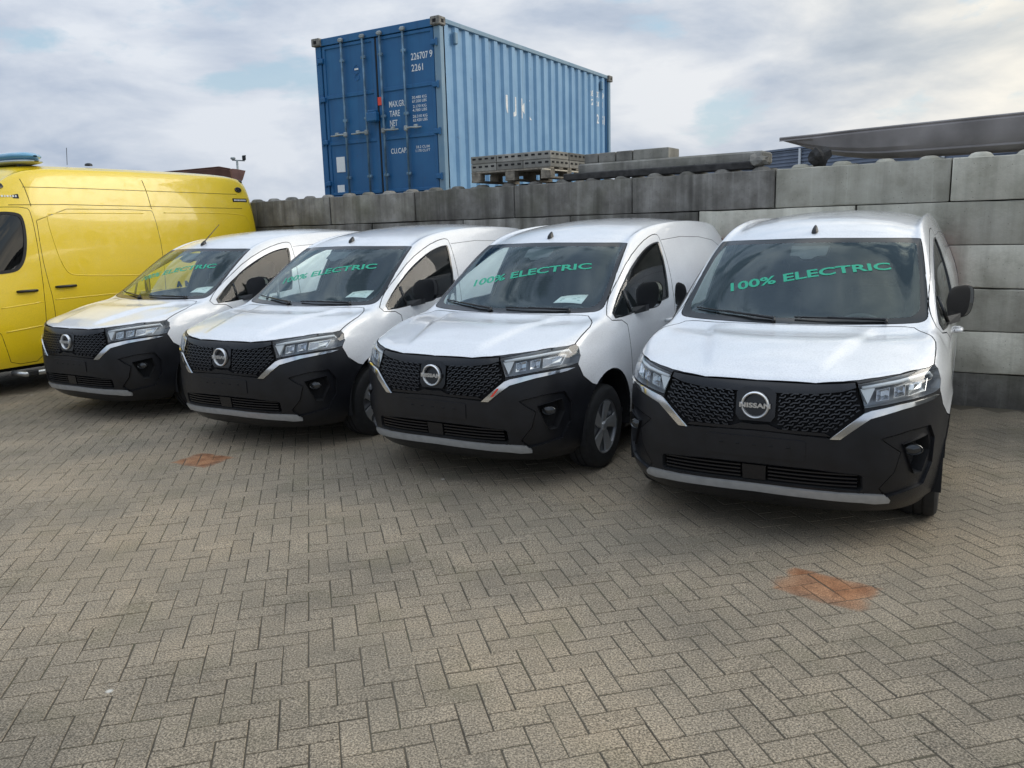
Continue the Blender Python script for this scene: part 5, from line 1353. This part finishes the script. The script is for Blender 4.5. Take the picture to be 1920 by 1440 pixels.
M['dark_steel']=plain('dull_dark_steel',(.26,.24,.235),.75,.1,noise=.3,nscale=2.5,bump=.2,bscale=30)
M['rust_steel']=plain('brown_rusty_steel',(.13,.062,.045),.85,noise=.35,nscale=3)
hull('steel_trough',[(3.24,2.655),(3.6,2.662),(4.0,2.675),(5.5,2.705),(9.5,2.76)],[(3.24,2.640),(3.35,2.61),(3.45,2.565),(3.60,2.51),(3.78,2.455),(4.0,2.415),(4.2,2.392),(4.7,2.385),(5.5,2.385),(9.5,2.385)],.75,M['dark_steel'],'large dark grey steel trough with pointed end on the wall',tuple(wp(0,.46,0)),-WA,'steel trough')
# ---------------------------------------------------------------- beyond the wall
def at_px(u,v,dist):
    """world point on the camera ray of a photo pixel at a given ground distance"""
    a,b=u-960,v-720; cr,sr=math.cos(ROLL),math.sin(ROLL); x=a*cr+b*sr; y=-a*sr+b*cr
    c,s=math.cos(PITCH),math.sin(PITCH); r=Vector((x,1534.03*c-y*s,-y*c-1534.03*s)); return Vector((0,0,CAM_H))+r*(dist/math.hypot(r.x,r.y))
# rusty trough behind the ambulance
p0=at_px(240,322,19.0); p1=at_px(430,312,17.5); dv=p1-p0; ln=math.hypot(dv.x,dv.y); zt=p1.z; rz=math.atan2(dv.y,dv.x)
hull('rusty_trough',[(0,zt-.15),(.8,zt-.04),(ln*.5,zt-.03),(ln-.25,zt),(ln,zt-.05)],[(0,zt-.17),(.6,zt-.3),(1.2,zt-.36),(ln-.3,zt-.34),(ln,zt-.28)],.35,M['rust_steel'],'brown rusty steel trough showing above the ambulance roof',(p0.x,p0.y,0),rz,'steel trough')
for t in (.25,.7):
    q=Vector((p0.x,p0.y,0))+Vector((dv.x,dv.y,0))*t; nrm=Vector((-dv.y,dv.x,0)).normalized()
    mb=MB(); mb.box((0,0,(zt-.35-2.235)/2),(.3,.9,zt-.35-2.235+.02),bev=.02); o=mb.build('support_block',M['kerb']); o.location=q+nrm*.55+Vector((0,0,2.235)); o.rotation_euler=(0,0,rz); tag(o,('left','right')[t>.5]+' concrete block carrying the brown rusty trough','block','blocks under the rusty trough')
# camera mast
pm=at_px(447,332,18.5); pt=at_px(447,300,18.5); mast=empty('camera_mast',(pm.x,pm.y,2.235),0,'thin grey mast with small instruments behind the ambulance','mast')
hz=pt.z-2.235
mb=MB(); mb.tube([(0,0,0),(0,0,hz)],[.035,.022],8); mb.build('mast_pole',M['galv'],mast,smooth=True)
mb=MB(); mb.tube([(-.10,0,hz),(.16,0,hz-.02)],.014,6); mb.build('cross_arm',M['galv'],mast,smooth=True)
mb=MB(); mb.box((.15,0,hz+.04),(.07,.06,.10),bev=.015); mb.tube([(.15,0,hz+.02),(.19,-.02,hz+.09)],.012,6); mb.build('camera_head',M['black_plastic'],mast)
mb=MB(); mb.box((-.08,0,hz+.035),(.10,.05,.05),bev=.015); mb.build('sensor',M['galv'],mast)
# ribbed warehouse far behind the wall on the right
M['cladding']=plain('grey_blue_cladding',(.17,.20,.26),.5,.3,noise=.15,nscale=1.2)
M['trim_white']=plain('white_trim',(.62,.64,.66),.5)
a=at_px(1330,297,46); b=at_px(1503,277,42); dv=Vector((b.x-a.x,b.y-a.y,0)).normalized(); top=b.z
far=Vector((a.x,a.y,0))-dv*6; L_=46.0
wh=empty('warehouse',(far.x,far.y,0),math.atan2(dv.y,dv.x),'grey warehouse with horizontal ribbed cladding far behind the wall','warehouse')
mb=MB(); mb.box((L_/2,6,top/2),(L_,12,top-.06)); mb.build('core',M['cladding'],wh)
nb=int((top-2.4)/.16)
for k in range(nb):
    z=top-.10-.16*k; mb=MB(); mb.prism([(0,-.055),(-.055,-.035),(-.055,.035),(0,.055)],0,L_,lambda u,v,d_:(d_,u,z+v)); mb.build('cladding_rib',M['cladding'],wh)
mb=MB(); mb.box((L_/2,-.05,top),(L_+.2,.16,.10),bev=.01); mb.build('roof_edge',M['cladding'],wh)
sb=(Vector((b.x,b.y,0))-far).dot(dv)
for s_ in (sb,sb+7.0,sb+14):
    mb=MB(); mb.box((s_,-.11,top/2),(.11,.06,top-.04)); mb.build('downpipe',M['trim_white'],wh)
